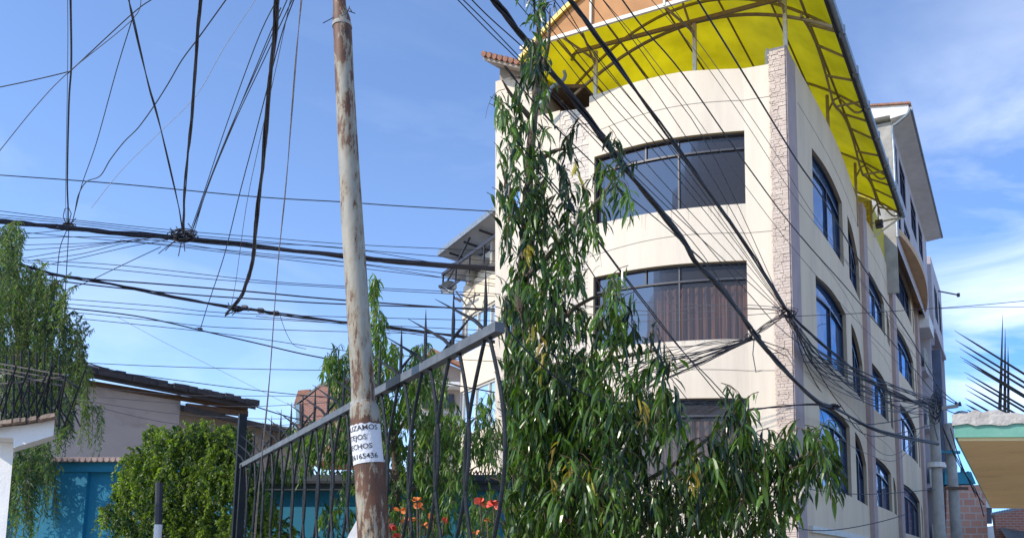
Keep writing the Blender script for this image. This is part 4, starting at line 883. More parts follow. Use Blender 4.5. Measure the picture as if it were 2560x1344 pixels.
# ================================================================== WIRES
WM = {'k': M_wire, 'g': M_wire2, 'p': M_wire3, 'r': M_rope}
def wire3(pts2, d0, d1):
    px = [np.array(p[:2], float) for p in pts2]; L = [0]
    for a, b in zip(px[:-1], px[1:]): L.append(L[-1]+np.linalg.norm(b-a))
    return [P(p[0], p[1], 1/((1-l/L[-1])/d0+(l/L[-1])/d1)) for p, l in zip(px, L)]
def wire(label, pts2, d0, d1, wpx, m='k', group=None, name='cable', strands=0, seed=0):
    p3 = spline(wire3(pts2, d0, d1), 5); mb = MB()
    rad = [.44*wpx*max((p-EYE)@FW, .5)/F for p in p3]
    if d0 < 10 and d1 > 12: rm_ = np.mean(rad); rad = [.5*(r+rm_) for r in rad]
    if strands:
        rnd = random.Random(seed)
        for k in range(strands):
            ph = 2*math.pi*k/strands; tw = rnd.uniform(.5, 1.3); q = []
            for i, p in enumerate(p3):
                a = ph+i*tw*.5; q.append(p+(RT*math.cos(a)+UP*math.sin(a))*rad[i]*.62*rnd.uniform(.8, 1.25))
            mb.tube(q, [r*.52 for r in rad], 5)
    else: mb.tube(p3, rad, 5)
    return mb.build(name, WM[m], label=label, cat='cable', group=group, smooth=True)
wire('dark cable dropping straight down the sky nearest the left edge', [(176, -20), (178, 160), (172, 260), (168, 450), (170, 520), (170, 568)], 8, 17, 4.6)
wire('hair thin line just left of the leftmost falling dark cable', [(169, -20), (169, 170), (164, 500), (168, 566)], 8, 17, 1.5, 'g')
wire('cable rising from the left edge through the crossing to the top of the sky', [(-10, 220), (85, 200), (168, 180), (182, 172), (330, 35), (385, -5)], 9, 9, 3)
wire('pale line running from the left edge diagonally up to the crossing', [(-10, 388), (90, 265), (172, 180), (330, 50), (355, -10)], 9.2, 8.8, 2.2, 'g')
wire('stout dark cable slanting down right to the big knot of cables', [(320, -15), (330, 35), (370, 210), (405, 330), (442, 500), (458, 585)], 8, 17, 6, strands=2)
wire('thin line slanting down left from the stout cable', [(330, 50), (290, 180), (240, 360), (205, 460), (190, 520), (180, 555)], 9, 17, 2.2)
wire('crinkled loose cable wandering down to the small knot', [(572, -10), (500, 90), (455, 150), (420, 210), (385, 265), (345, 320), (310, 355), (275, 400), (250, 440), (215, 455), (195, 490), (187, 530), (178, 565)], 8, 17, 2.8)
wire('upright bundle of three dark cables above the big knot', [(503, -15), (492, 110), (480, 290), (468, 400), (460, 500), (458, 588)], 8, 17, 8, strands=4, seed=3)
wire('pale thread crossing behind the upright bundle', [(645, -10), (560, 120), (490, 240), (400, 330), (300, 430), (228, 520)], 10, 17, 1.5, 'p')
wire('single straight cable spanning the whole left sky below its middle', [(-10, 437), (300, 460), (640, 492), (860, 505), (1000, 515), (1262, 530)], 15, 25, 3.2)
for i, p_ in enumerate([[(694, -5), (640, 110), (560, 330), (510, 480), (475, 580)], [(702, 20), (660, 120), (590, 290), (530, 440), (478, 585)], [(735, -10), (655, 160), (580, 320), (515, 480), (482, 590)], [(722, -10), (652, 150), (572, 330), (512, 482), (476, 588)]]):
    wire('thin cable of the fan between the big knot and the twisted bundle top', p_, 8, 17, 2.4, group='fan of thin cables above the big knot')
wire('thick twisted black bundle hanging down the sky left of the pole', [(692, -15), (686, 100), (670, 260), (655, 420), (640, 560), (632, 650), (615, 710), (600, 745), (565, 785)], 7, 18, 11, strands=5, seed=5)
wire('slack line crossing behind the twisted bundle down to the sagging cable', [(738, -10), (700, 100), (640, 330), (600, 480), (560, 640), (520, 760), (500, 825)], 8, 17, 2.6)
wire('finest line close beside the twisted bundle', [(728, -10), (690, 170), (650, 350), (615, 520), (590, 700), (578, 765)], 8, 18, 1.6, 'g')
wire('brown steel guy rope stretched from the sky to the foot of the fence', [(755, -15), (740, 150), (715, 450), (700, 620), (680, 850), (665, 1040), (645, 1250), (630, 1420)], 3.3, 3.3, 5.0, 'r', name='guy_rope', strands=2)
wire('thickest horizontal cable bundle running through both knots', [(-10, 553), (100, 562), (170, 570), (300, 583), (440, 595), (640, 615), (860, 640), (1000, 655), (1262, 674)], 15, 25, 14, strands=6, seed=2)
wire('second thick bundle sagging below the main one', [(-10, 652), (60, 665), (160, 690), (220, 700), (330, 720), (450, 745), (560, 765), (640, 775), (700, 785), (860, 805), (1000, 822), (1110, 835), (1262, 858)], 15, 25, 9, strands=4, seed=4)
wire('stout line just above the second bundle', [(60, 680), (200, 695), (400, 710), (640, 730), (860, 750), (1262, 779)], 15, 25, 4.5)
wire('stout line crossing the second bundle', [(60, 692), (300, 720), (500, 738), (640, 747), (860, 760), (1262, 773)], 15.5, 25, 4)
wire('bent cable dipping from the feathery tree towards the pole', [(-10, 757), (170, 770), (330, 788), (430, 808), (500, 825), (640, 857), (760, 885), (900, 912), (1050, 945), (1262, 985)], 15, 25, 4)
TH = [[(-10, 526), (170, 548), (430, 575), (640, 592), (900, 612), (1262, 628)], [(-10, 536), (200, 556), (430, 582), (640, 602), (1262, 655)], [(-10, 542), (200, 561), (430, 588), (640, 607), (900, 625), (1262, 690)],
      [(-10, 597), (250, 592), (430, 606), (640, 637), (860, 655), (1262, 700)], [(-10, 640), (60, 650), (300, 663), (640, 700), (860, 715), (1262, 735)], [(60, 655), (300, 675), (640, 706), (1262, 742)],
      [(140, 745), (400, 765), (640, 785), (1262, 802)], [(140, 757), (400, 778), (640, 796), (1262, 828)], [(180, 780), (400, 802), (640, 822), (1262, 838)], [(190, 795), (500, 827), (640, 845), (900, 880), (1262, 905)],
      [(-10, 575), (250, 598), (430, 615), (640, 640), (1262, 712)], [(300, 600), (640, 632), (900, 660), (1262, 720)], [(640, 790), (900, 815), (1262, 870)]]
for p_ in TH: wire('thin line strung level with the cable bundles across the left sky', p_, 15, 25, 2.1, group='thin level lines between the bundles')
for p_ in [[(70, 652), (200, 635), (300, 610), (362, 597)], [(60, 625), (200, 615), (330, 600), (430, 590)], [(60, 612), (250, 607), (380, 600), (440, 598)], [(120, 662), (220, 640), (330, 615), (420, 600)], [(30, 650), (160, 628), (260, 612), (330, 600)], [(0, 590), (60, 585), (172, 574)]]:
    wire('thin line fanning from the main bundle into the feathery tree', p_, 15.5, 17, 2, group='fan of lines left of the big knot')
wire('single line dropping left from the big knot across the second bundle', [(402, 617), (300, 665), (200, 712), (100, 745)], 17, 15.5, 2.2)
wire('kinked tail hanging from the small knot', [(168, 572), (150, 620), (142, 690), (135, 745)], 17, 17, 2.2)
wire('plumb line falling from the small knot in front of the tree', [(172, 575), (165, 700), (158, 850), (152, 1060)], 16.5, 14.5, 2.4)
wire('finest thread slanting down across the low sky to the dark roof', [(290, 790), (420, 860), (560, 930), (720, 1010)], 17, 21, 1.1, 'p')
wire('dark cable sloping along the roof of the old house', [(170, 885), (215, 905), (300, 930), (450, 965), (560, 990), (700, 1035), (880, 1085)], 14, 17, 3.6)
wire('level line highest over the old house roof', [(205, 906), (400, 915), (640, 922), (900, 926)], 15, 18, 2)
wire('line dipping over the roof just below the highest level one', [(200, 918), (330, 935), (640, 975), (910, 1002)], 15, 18, 2.4)
for p_ in [[(240, 968), (450, 987), (700, 989), (890, 990)], [(230, 990), (450, 1008), (640, 1015), (890, 1000)], [(190, 998), (450, 1035), (700, 1046), (890, 1030)], [(190, 1005), (450, 1060), (700, 1062), (890, 1045)]]:
    wire('pale line strung across the grey wall of the old house', p_, 13.5, 16, 1.8, 'g', group='lines across the old house wall')
wire('short curled end hanging under the second bundle', [(700, 788), (715, 830), (735, 862), (765, 872)], 18, 18, 1.6)
# knots on the left
def knot(label, cx, cy, d, rx, ry, n, seed, wpx=2.2, tails=()):
    rnd = random.Random(seed); o = thing('cable_knot', P(cx, cy, d), label, 'cable knot'); mb = MB()
    for k in range(n):
        a0 = rnd.uniform(0, 6.28); pts = []
        ra, rb_ = rx*rnd.uniform(.4, 1), ry*rnd.uniform(.4, 1); ox, oy = rnd.gauss(0, rx*.25), rnd.gauss(0, ry*.25)
        for i in range(9): t = a0+i*.75; pts.append(P(cx+ox+ra*math.cos(t)*rnd.uniform(.8, 1.1), cy+oy+rb_*math.sin(t), d+rnd.uniform(-.12, .12)))
        mb.tube(spline(pts, 3), .5*wpx*d/F, 4)
    mb.build('coil', M_wire, o)
    for t in tails: mb = MB(); mb.tube([P(x, y, d) for x, y in t], .5*2.6*d/F, 4); mb.build('loose_end', M_wire2, o)
    return o
knot('big knot of tied cables on the main bundle in the left sky', 458, 590, 17.4, 34, 14, 26, 1, 2.4, [[(440, 600), (415, 618), (396, 634)], [(455, 600), (450, 620), (446, 640)], [(440, 585), (425, 570)], [(478, 570), (470, 558)], [(460, 605), (462, 628)], [(480, 600), (497, 592)], [(450, 598), (430, 608), (413, 626)], [(446, 576), (440, 566)]])
knot('small knot with an upright loop at the left end of the main bundle', 170, 567, 16.6, 16, 9, 14, 2, 2, [[(165, 560), (158, 540), (162, 522), (172, 520), (178, 534), (172, 556)], [(175, 560), (190, 545)], [(176, 572), (205, 578)], [(160, 566), (140, 562)]])
knot('frayed knot where the twisted bundle meets the second bundle', 590, 772, 18, 14, 8, 10, 3, 2.2, [[(590, 775), (575, 782), (562, 790)], [(598, 770), (580, 788)], [(575, 768), (570, 756)], [(620, 778), (622, 770), (630, 770)]])
knot('small loop tied around the bent cable below the bundles', 500, 822, 17.2, 10, 5, 4, 4, 1.6)

# right hand wires
wire('thickest black cable sweeping from the tree top over the cream front to the far pole', [(1212, -30), (1240, 5), (1300, 80), (1370, 172), (1450, 268), (1545, 395), (1605, 470), (1700, 590), (1745, 660), (1795, 712), (1862, 800), (1897, 848), (1960, 922), (2045, 1003), (2090, 1022), (2200, 1078), (2345, 1108)], 6, 29, 14, strands=5, seed=7)
wire('thick straight cable from the peach gable down to the corner knot', [(1415, -20), (1430, 5), (1490, 88), (1580, 212), (1690, 365), (1800, 520), (1862, 608), (1965, 772)], 6, 16.6, 12, strands=4, seed=8)
wire('stout cable from the corner knot along the side wall to the wrapped pole', [(1965, 772), (2010, 818), (2080, 880), (2180, 955), (2260, 995), (2338, 1012)], 16.6, 29.5, 8, strands=4, seed=9)
wire('cable crossing the yellow canopy nearest the corner post', [(1735, -15), (1748, 6), (1855, 178), (1989, 396), (2060, 500), (2160, 670), (2280, 850), (2338, 950)], 6, 29, 4)
wire('cable passing the right edge of the top front window', [(1545, -15), (1556, 0), (1608, 70), (1710, 189), (1860, 403), (1998, 586), (2160, 770), (2338, 985)], 6, 29, 3.6)
for i, p_ in enumerate([[(1398, -10), (1488, 140), (1547, 214), (1660, 350), (1800, 540), (1960, 772)], [(1465, -10), (1560, 120), (1680, 290), (1820, 510), (1962, 775)], [(1340, -10), (1450, 140), (1560, 270), (1700, 430), (1850, 620), (1960, 778)],
    [(1310, -10), (1400, 100), (1520, 250), (1690, 440), (1860, 650), (1965, 780)], [(1500, -10), (1640, 180), (1800, 420), (1960, 770)], [(1378, -10), (1470, 110), (1620, 300), (1810, 530), (1962, 776)], [(1280, -10), (1420, 160), (1600, 390), (1800, 610), (1960, 782)]]):
    wire('thin cable among those slanting over the canopy to the corner knot', p_, 6, 16.7, 2.3, group='thin cables slanting down to the corner knot')
for p_ in [[(1620, -10), (1740, 130), (1860, 300), (2000, 510), (2160, 715), (2338, 960)], [(1500, -10), (1650, 170), (1860, 460), (2000, 640), (2160, 820), (2338, 1000)], [(1660, -10), (1800, 180), (1950, 400), (2050, 560), (2200, 760), (2338, 930)]]:
    wire('hair thin line passing over the front wall and the stone corner', p_, 6, 29, 1.5, 'g', group='hair lines over the stone corner')
for i, p_ in enumerate([[(1170, -10), (1225, 45), (1330, 140), (1420, 235), (1560, 390), (1700, 535), (1860, 720), (2000, 860), (2180, 960)], [(1148, -10), (1225, 66), (1320, 165), (1480, 330), (1640, 490), (1800, 640), (1960, 785)], [(1135, -10), (1225, 82), (1300, 155), (1450, 310), (1600, 470), (1760, 640), (1880, 838)]]):
    wire('line coming from the top of the sky over the tile eave', p_, 6, [26, 16.6, 16.6][i], 2.8, group='lines over the tile eave')
wire('heavy cable from the upper trunk past the top window', [(1262, 165), (1310, 225), (1400, 330), (1480, 405), (1560, 480), (1700, 600), (1800, 700), (1880, 838)], 5.6, 16.6, 5, strands=2)
wire('black line from the tree across the lower front wall to the right', [(1290, 350), (1400, 480), (1480, 580), (1555, 680), (1640, 790), (1730, 905), (1850, 1045), (1960, 1140)], 5.6, 17, 3.6)
wire('black line crossing both lower windows steeply', [(1340, 420), (1430, 525), (1500, 610), (1600, 745), (1700, 870), (1830, 1010), (1960, 1190)], 5.6, 17, 3.6)
wire('black line lowest of the three steep ones', [(1290, 430), (1360, 520), (1440, 620), (1520, 740), (1620, 870), (1720, 1000)], 5.6, 17, 3.4)
wire('dark drooping cable in front of the shaded leaves', [(1262, 815), (1320, 880), (1400, 950), (1500, 1000), (1560, 1010)], 4.9, 5.2, 5)
for p_ in [[(1420, 775), (1600, 755), (1800, 766), (1960, 774)], [(1420, 760), (1650, 778), (1800, 760), (1960, 768)], [(1480, 806), (1700, 800), (1860, 788), (1960, 780)], [(1500, 790), (1700, 783), (1880, 772), (1960, 778)]]:
    wire('pale slack line crossing the curtained window to the corner knot', p_, 17.4, 16.7, 2, 'g', group='slack lines before the curtained window')
rnd = random.Random(77)
for k in range(24):
    x0 = 1430+k*9.5+rnd.uniform(-20, 20); y0 = 905+k*6+rnd.uniform(-25, 25)
    wire('thin line of the loose sheaf gathered at the lower corner knot', [(x0, y0), (1620+rnd.uniform(-10, 10), 895+k*3.4+rnd.uniform(-25, 15)), (1760, 868+k*1.6+rnd.uniform(-14, 10)), (1880, 845+rnd.uniform(-6, 6))], 17.3, 16.7, rnd.uniform(1.4, 3), rnd.choice('kkg'), group='sheaf of lines to the lower knot')
for k in range(6):
    wire('short line joining the two corner knots', [(1878, 842+rnd.uniform(-8, 8)), (1915+rnd.uniform(-8, 8), 815+rnd.uniform(-12, 12)), (1965, 782+rnd.uniform(-6, 8))], 16.7, 16.6, 2.6, group='short lines between the corner knots')
for k in range(15):
    e = 985+rnd.uniform(0, 60)
    wire('slack line from the corner knots along the side wall to the wrapped pole', [(1968+rnd.uniform(-6, 6), 780+rnd.uniform(-5, 20)), (2050+rnd.uniform(-10, 10), 868+k*4+rnd.uniform(-12, 25)), (2160, 925+k*5+rnd.uniform(-14, 30)), (2260, 968+k*4.5+rnd.uniform(-10, 20)), (2338, e)], 16.6, 29.3, rnd.uniform(1.6, 3.2), rnd.choice('kkgg'), group='slack lines along the side wall')
for k, p_ in enumerate([[(1885, 845), (1990, 880), (2090, 905), (2150, 925), (2250, 975), (2338, 1000)], [(1890, 850), (1995, 900), (2110, 915), (2200, 960), (2338, 1030)], [(1990, 812), (2030, 900), (2100, 1010), (2180, 1090), (2338, 1060)], [(1985, 805), (2010, 900), (2070, 1000), (2150, 1060), (2300, 1040)], [(2000, 820), (2060, 900), (2120, 960), (2200, 990), (2338, 1020)]]):
    wire('drooping dark line between the stone corner and the wrapped pole', p_, 16.7, 29.4, 2.8, group='drooping lines past the stone corner')
for p_ in [[(1972, 790), (1980, 850), (2005, 930), (2000, 1010)], [(1975, 795), (2020, 870), (2050, 960), (2090, 1040)], [(2140, 1060), (2200, 1130), (2250, 1130), (2300, 1080), (2325, 1030)], [(2100, 1095), (2160, 1130), (2240, 1150), (2300, 1090)], [(2045, 1005), (2060, 1060), (2050, 1100)]]:
    wire('loose loop of wire hanging before the side wall', p_, 17, 24, 1.8, 'g', group='loose loops before the side wall')
wire('heavy dark cable coming level from the lowest front window to the side bundle', [(1840, 1030), (1900, 1020), (1970, 1014), (2045, 1010), (2075, 1018)], 16.3, 17.5, 6, strands=3)
wire('lower line crossing the side wall level with the lowest windows', [(1960, 1205), (2060, 1228), (2160, 1234), (2250, 1230), (2338, 1222)], 16.5, 29, 2.4)
wire('lowest slack line across the side wall above the ledge', [(1950, 1292), (2010, 1322), (2100, 1322), (2200, 1303), (2262, 1285)], 16.3, 24, 2.8)
wire('thin line leaving the side wall level into the right sky', [(1990, 790), (2160, 782), (2340, 770), (2450, 762), (2600, 748)], 17, 24, 2)
wire('thin line just below it running off to the right edge', [(2350, 771), (2450, 767), (2600, 767)], 30, 26, 1.6)
for p_ in [[(2340, 960), (2370, 990), (2395, 1008)], [(2342, 980), (2372, 1000), (2396, 1012)], [(2342, 1010), (2380, 1030), (2400, 1034)], [(2342, 1030), (2380, 1120), (2412, 1180), (2440, 1240)], [(2380, 1125), (2400, 1165), (2440, 1225), (2460, 1290)], [(2376, 1070), (2400, 1150), (2430, 1215), (2460, 1260)], [(2342, 1040), (2370, 1100), (2378, 1125)]]:
    wire('short dark line slung between the two utility poles and the street end', p_, 29.5, 36, 3, group='short lines about the utility poles')
knot('dark tangle of cables tied at the stone corner', 1968, 782, 16.6, 26, 11, 9, 11, 1.8, [[(1975, 795), (1985, 812)], [(1950, 770), (1930, 768)]])
knot('lower tangle of cables beside the stone corner', 1885, 842, 16.7, 22, 9, 8, 12, 1.7, [[(1885, 850), (1882, 885), (1890, 930), (1905, 925)], [(1890, 850), (1920, 885), (1950, 880)]])
knot('mass of cable coils hung on the thick utility pole', 2338, 1012, 29.3, 17, 34, 12, 13, 1.6, [[(2330, 1040), (2345, 1100)], [(2345, 1030), (2362, 1100), (2365, 1160)], [(2350, 1050), (2355, 1120)]])
knot('row of clamps on the thick cable by the side wall', 2078, 1016, 17.5, 18, 5, 8, 14, 4)

# ================================================================== FOLIAGE
def leaves(kind, base, down, side, L, Wd, curl, rng):
    """arrays base(n,3), down(n,3) unit, side(n,3) unit; returns verts, faces"""
    n = len(base); nrm = np.cross(down, side); L = L[:, None]; W = Wd[:, None]; c = curl[:, None]
    if kind == 'long':
        prof = [(0, 0), (.22, .8), (.5, 1.), (.78, .62), (1., 0)]
        v = []
        for t, w_ in prof:
            cen = base+down*(L*t*(1-.42*t))-Z*(L*.5*t*t)+side*(c*L*.35*t*t); e = side*(W*.5*w_); fold = nrm*(W*.18*w_)
            if w_ == 0: v.append(cen)
            else: v += [cen-e+fold, cen, cen+e+fold]
        v = np.stack(v, 1); F_ = [(0, 1, 2), (0, 2, 3), (1, 4, 5, 2), (2, 5, 6, 3), (4, 7, 8, 5), (5, 8, 9, 6), (7, 10, 8), (8, 10, 9)]
    else:
        v = np.stack([base, base+down*L*.5-side*W*.5, base+down*L+nrm*c*L, base+down*L*.5+side*W*.5], 1); F_ = [(0, 1, 2, 3)]
    k = v.shape[1]; faces = [tuple(i*k+j for j in f) for i in range(n) for f in F_]
    return v.reshape(-1, 3), faces, k
def crown(name, mt_, parent, groups, seed, kind='long', ll=(.11, .17), lw=.022, per=11, tl=(.18, .42), spread=.5, out=.5, xmin=None, tint=(.0, 1.), twigr=.0022, big=1.0, mask=None, sunb=0):
    """groups: (cx,cy,rx,ry,depth0,depth1,number of twigs). Twigs droop from points in each blob; leaves hang from them."""
    rng = np.random.default_rng(seed); B_, D_, S_, L_, W_, C2, T_ = [], [], [], [], [], [], []
    tw = MB()
    for (cx, cy, rx, ry, da, db, nt_) in groups:
        gt_ = rng.uniform(-.22, .25)
        for k in range(nt_):
            a = rng.uniform(0, 2*math.pi); r = math.sqrt(rng.uniform(0, 1)); x = cx+rx*r*math.cos(a); y = cy+ry*r*math.sin(a)
            if xmin is not None and x < xmin(y)+rng.uniform(-3, 8): continue
            if mask and not mask(x, y): continue
            d = rng.uniform(da, db); p = P(x, y, d); ln = rng.uniform(*tl)
            an = rng.uniform(0, 2*math.pi); h = np.array([math.cos(an), math.sin(an), 0]); lift = rng.uniform(.0, .5)
            pts = []; q = p-h*ln*.35*out+Z*ln*.4
            nseg = 5
            for s in range(nseg+1):
                t = s/nseg; pts.append(q+h*ln*out*(t-.4*t*t)+Z*(-ln*(t*t*.9+.12*t)+lift*ln*.3*t))
            if twigr: tw.tube(pts, [twigr*(1.5-t_/nseg) for t_ in range(nseg+1)], 4, cap=False)
            tt = tint[0]+(tint[1]-tint[0])*rng.uniform(0, 1)**1.25
            for j in range(per):
                t = (j+rng.uniform(0, 1))/per; i0 = min(int(t*nseg), nseg-1); f = t*nseg-i0; b = pts[i0]*(1-f)+pts[i0+1]*f
                ang = rng.uniform(0, 2*math.pi); hd = np.array([math.cos(ang), math.sin(ang), 0])
                dn = -Z*(rng.uniform(.0, .75) if kind == 'long' else rng.uniform(.55, 1.1))+hd*rng.uniform(.1, spread)+h*.15; dn /= np.linalg.norm(dn)
                a2 = rng.uniform(0, 2*math.pi); sd_ = np.cross(dn, [math.cos(a2)*.75, math.sin(a2)*.75, 1.]) if kind == 'long' else np.cross(dn, [math.cos(a2), math.sin(a2), .2]); sd_ /= np.linalg.norm(sd_)+1e-9
                if xmin is not None:
                    e = b+dn*.1-EYE; z_ = e@FW; xx = CX+F*(e@RT)/z_; yy = CY-F*(e@UP)/z_
                    if xx < xmin(yy): continue
                B_.append(b); D_.append(dn); S_.append(sd_); l = rng.uniform(*ll)*big; L_.append(l); W_.append(lw*rng.uniform(.75, 1.2)*l/(sum(ll)/2)); C2.append(rng.uniform(-.25, .25)); T_.append(np.clip(tt+gt_+rng.uniform(-.25, .25), 0, 1))
    v, f, k = leaves(kind, *[np.array(z_) for z_ in (B_, D_, S_, L_, W_, C2)], rng)
    mb = MB(); mb.v = v.tolist(); mb.f = f; mb.t = np.repeat(np.array(T_), k)
    o = mb.build(name, mt_, parent)
    if twigr: tw.build('twigs', M_twig, parent)
    return len(B_)
seam = lambda y: 1227+33*max(0, min(1, y/1344))
# --- tall tree on the right with long drooping leaves
rtree = thing('tree', PY(1345, 1500, 5.9)*np.array([1, 1, 0]), 'tall tree with long glossy drooping leaves in front of the cream building', 'tree')
tk = MB(); tb = PY(1300, 1344, 5.9)
tk.tube(spline([np.array([tb[0]+.05, 5.9, 0]), tb, PY(1287, 1000, 5.9), PY(1300, 780, 5.85), PY(1315, 600, 5.85), PY(1322, 420, 5.8), PY(1338, 250, 5.8), PY(1345, 100, 5.8), PY(1352, -40, 5.8)], 5), list(np.linspace(.075, .012, 41)), 9); tk.build('trunk', M_bark, rtree, smooth=True)
for pth in ([(1310, 700), (1370, 640), (1440, 560), (1520, 470), (1545, 400)], [(1300, 900), (1400, 800), (1480, 745), (1560, 735)], [(1290, 1050), (1400, 960), (1520, 900), (1620, 880), (1650, 870)], [(1300, 1250), (1450, 1110), (1580, 1040), (1680, 1020)], [(1310, 1344), (1500, 1260), (1700, 1150), (1840, 1030), (1860, 1010)], [(1400, 1344), (1650, 1290), (1850, 1230), (1960, 1180), (2020, 1120), (2060, 1105)], [(1320, 430), (1380, 380), (1440, 370)], [(1305, 560), (1270, 470), (1250, 400)], [(1340, 220), (1370, 120), (1375, 20)], [(1330, 300), (1280, 240), (1255, 200)]):
    b_ = MB(); q = spline([PY(x, y, 5.8-.12*i) for i, (x, y) in enumerate(pth)], 5); b_.tube(q, list(np.linspace(.024, .005, len(q))), 6); b_.build('branch', M_bark, rtree, smooth=True)
G = [(1343, 50, 24, 90, 5.6, 5.9, 14), (1350, 190, 26, 90, 5.6, 5.9, 16), (1330, 160, 22, 60, 5.6, 6, 6), (1262, 270, 30, 50, 5.6, 6.1, 10), (1285, 360, 55, 90, 5.5, 6.3, 34), (1350, 400, 55, 90, 5.5, 6.3, 26),
     (1420, 400, 25, 60, 5.5, 6, 9), (1440, 340, 18, 30, 5.5, 5.9, 4), (1535, 420, 30, 45, 5.2, 5.5, 9), (1500, 490, 45, 50, 5.2, 5.6, 9), (1560, 500, 20, 35, 5.2, 5.4, 4), (1310, 560, 80, 90, 5.5, 6.5, 56), (1390, 560, 60, 80, 5.5, 6.3, 30), (1470, 555, 28, 40, 5.4, 5.8, 7),
     (1320, 720, 85, 90, 5.4, 6.6, 60), (1400, 700, 40, 80, 5.4, 6.2, 20), (1545, 745, 34, 40, 5.1, 5.4, 9), (1560, 830, 24, 50, 5.1, 5.4, 9), (1520, 840, 25, 50, 5.2, 5.5, 6), (1320, 860, 75, 80, 5.4, 6.7, 55), (1420, 840, 45, 80, 5.3, 6.2, 26),
     (1490, 950, 45, 60, 5.1, 5.8, 22), (1320, 1000, 80, 90, 5.3, 6.9, 70), (1430, 990, 70, 80, 5.2, 6.6, 50), (1640, 880, 16, 55, 4.9, 5.2, 6), (1660, 940, 14, 40, 4.9, 5.2, 4), (1570, 1010, 70, 55, 5, 5.8, 30),
     (1320, 1150, 80, 100, 5.2, 7.0, 90), (1430, 1150, 90, 100, 5.2, 7.0, 80), (1530, 1120, 70, 80, 4.9, 5.9, 34), (1620, 1110, 45, 60, 4.9, 5.5, 16), (1670, 1045, 36, 50, 4.8, 5.2, 14), (1325, 1290, 85, 80, 5, 7.0, 90), (1440, 1290, 90, 80, 4.8, 6.9, 80),
     (1580, 1280, 100, 90, 4.7, 6.4, 76), (1500, 1210, 70, 60, 4.6, 5.2, 26), (1850, 1040, 26, 40, 4.6, 4.9, 9), (1820, 1110, 40, 50, 4.6, 5.0, 14), (1740, 1180, 50, 45, 4.7, 5.4, 16), (1700, 1290, 80, 70, 4.6, 6, 44), (1800, 1250, 70, 80, 4.6, 5.8, 46), (1870, 1180, 45, 80, 4.6, 5.2, 26),
     (1900, 1280, 50, 60, 4.6, 5.4, 20), (1965, 1120, 24, 28, 4.6, 4.9, 6), (1940, 1180, 45, 50, 4.6, 5.2, 15), (2045, 1115, 36, 28, 4.5, 4.8, 9), (2060, 1170, 38, 45, 4.5, 4.9, 10), (2010, 1180, 40, 45, 4.6, 5, 9), (1980, 1240, 30, 40, 4.6, 5, 7), (1950, 1345, 30, 20, 4.6, 5, 4)]
holes = [(1640, 1150, 38, 42), (1290, 640, 18, 22), (1350, 1060, 20, 14), (1700, 1110, 20, 30)]
def hm(x, y): return not any(((x-a)/c)**2+((y-b)/d)**2 < 1 for a, b, c, d in holes)
n1 = crown('crown', M_leafA, rtree, [(a, b, c, d, e, f, int(g_*(.52 if b < 500 else .95 if a > 1480 else .78 if b < 900 else 2.0))) for a, b, c, d, e, f, g_ in G], 3, ll=(.06, .165), lw=.021, per=12, tl=(.18, .38), spread=.85, out=.95, tint=(0, 1.), twigr=.0019, xmin=seam, mask=hm)
M_leafY = leafmat('yellowing_leaf', (.30, .20, .03), (.40, .33, .05), .5, .3)
crown('withered_leaves', M_leafY, rtree, [(1315, 640, 14, 30, 5.4, 5.6, 3), (1440, 400, 12, 20, 5.4, 5.5, 1), (1480, 1230, 60, 40, 4.6, 4.8, 3), (1780, 1180, 60, 40, 4.6, 4.8, 2), (1330, 880, 50, 60, 5.2, 5.4, 3), (1600, 1050, 40, 40, 4.9, 5, 2), (1400, 1180, 60, 60, 4.9, 5.1, 3)], 15, ll=(.06, .12), lw=.018, per=5, tl=(.1, .2), spread=.6, twigr=0, xmin=seam)
# --- peach-like tree behind the fence
ptree = thing('tree', PY(1000, 1344, 8.5)*np.array([1, 1, 0]), 'bright narrow leaved tree growing behind the spiked fence and the rusty pole', 'tree')
tk = MB(); b0 = PY(985, 1344, 8.5); tk.tube(spline([np.array([b0[0], 8.5, 0]), b0, PY(990, 1200, 8.5), PY(980, 1050, 8.5), PY(945, 900, 8.5), PY(932, 700, 8.5)], 5), list(np.linspace(.07, .008, 26)), 8); tk.build('trunk', M_bark, ptree, smooth=True)
for pth in ([(985, 1100), (1060, 960), (1080, 890)], [(988, 1150), (1120, 1080), (1200, 1040)], [(980, 1060), (900, 960), (840, 900)], [(985, 1180), (850, 1120), (740, 1090)], [(985, 1230), (1120, 1200), (1220, 1150)]):
    b_ = MB(); q = spline([PY(x, y, 8.4) for x, y in pth], 5); b_.tube(q, list(np.linspace(.022, .005, len(q))), 5); b_.build('branch', M_bark, ptree)
G2 = [(934, 745, 10, 50, 8.2, 8.6, 9), (945, 830, 18, 45, 8.2, 8.6, 12), (960, 900, 40, 45, 8, 8.8, 24), (870, 905, 50, 35, 8, 8.8, 26), (830, 925, 30, 30, 8, 8.6, 12), (1050, 905, 40, 35, 8, 8.8, 22), (1060, 960, 60, 50, 8, 9, 34), (980, 990, 80, 50, 8, 9, 44), (900, 1010, 70, 60, 8, 9, 40),
      (1100, 1050, 60, 60, 8, 9, 34), (1010, 1080, 90, 60, 8, 9.2, 60), (880, 1110, 110, 60, 8, 9.2, 66), (760, 1110, 50, 45, 8, 9, 26), (1160, 1110, 70, 50, 8, 9, 40), (1215, 1090, 30, 90, 8, 9, 26), (1080, 1160, 110, 40, 8, 9.2, 50), (700, 1170, 60, 30, 8.4, 9.2, 16),
      (930, 1230, 80, 30, 7.8, 9, 26), (1130, 1250, 110, 60, 7.8, 9.2, 60), (1040, 1300, 90, 50, 7.8, 9, 50), (830, 1300, 50, 40, 8, 9, 12), (1200, 1310, 50, 50, 7.8, 9, 26)]
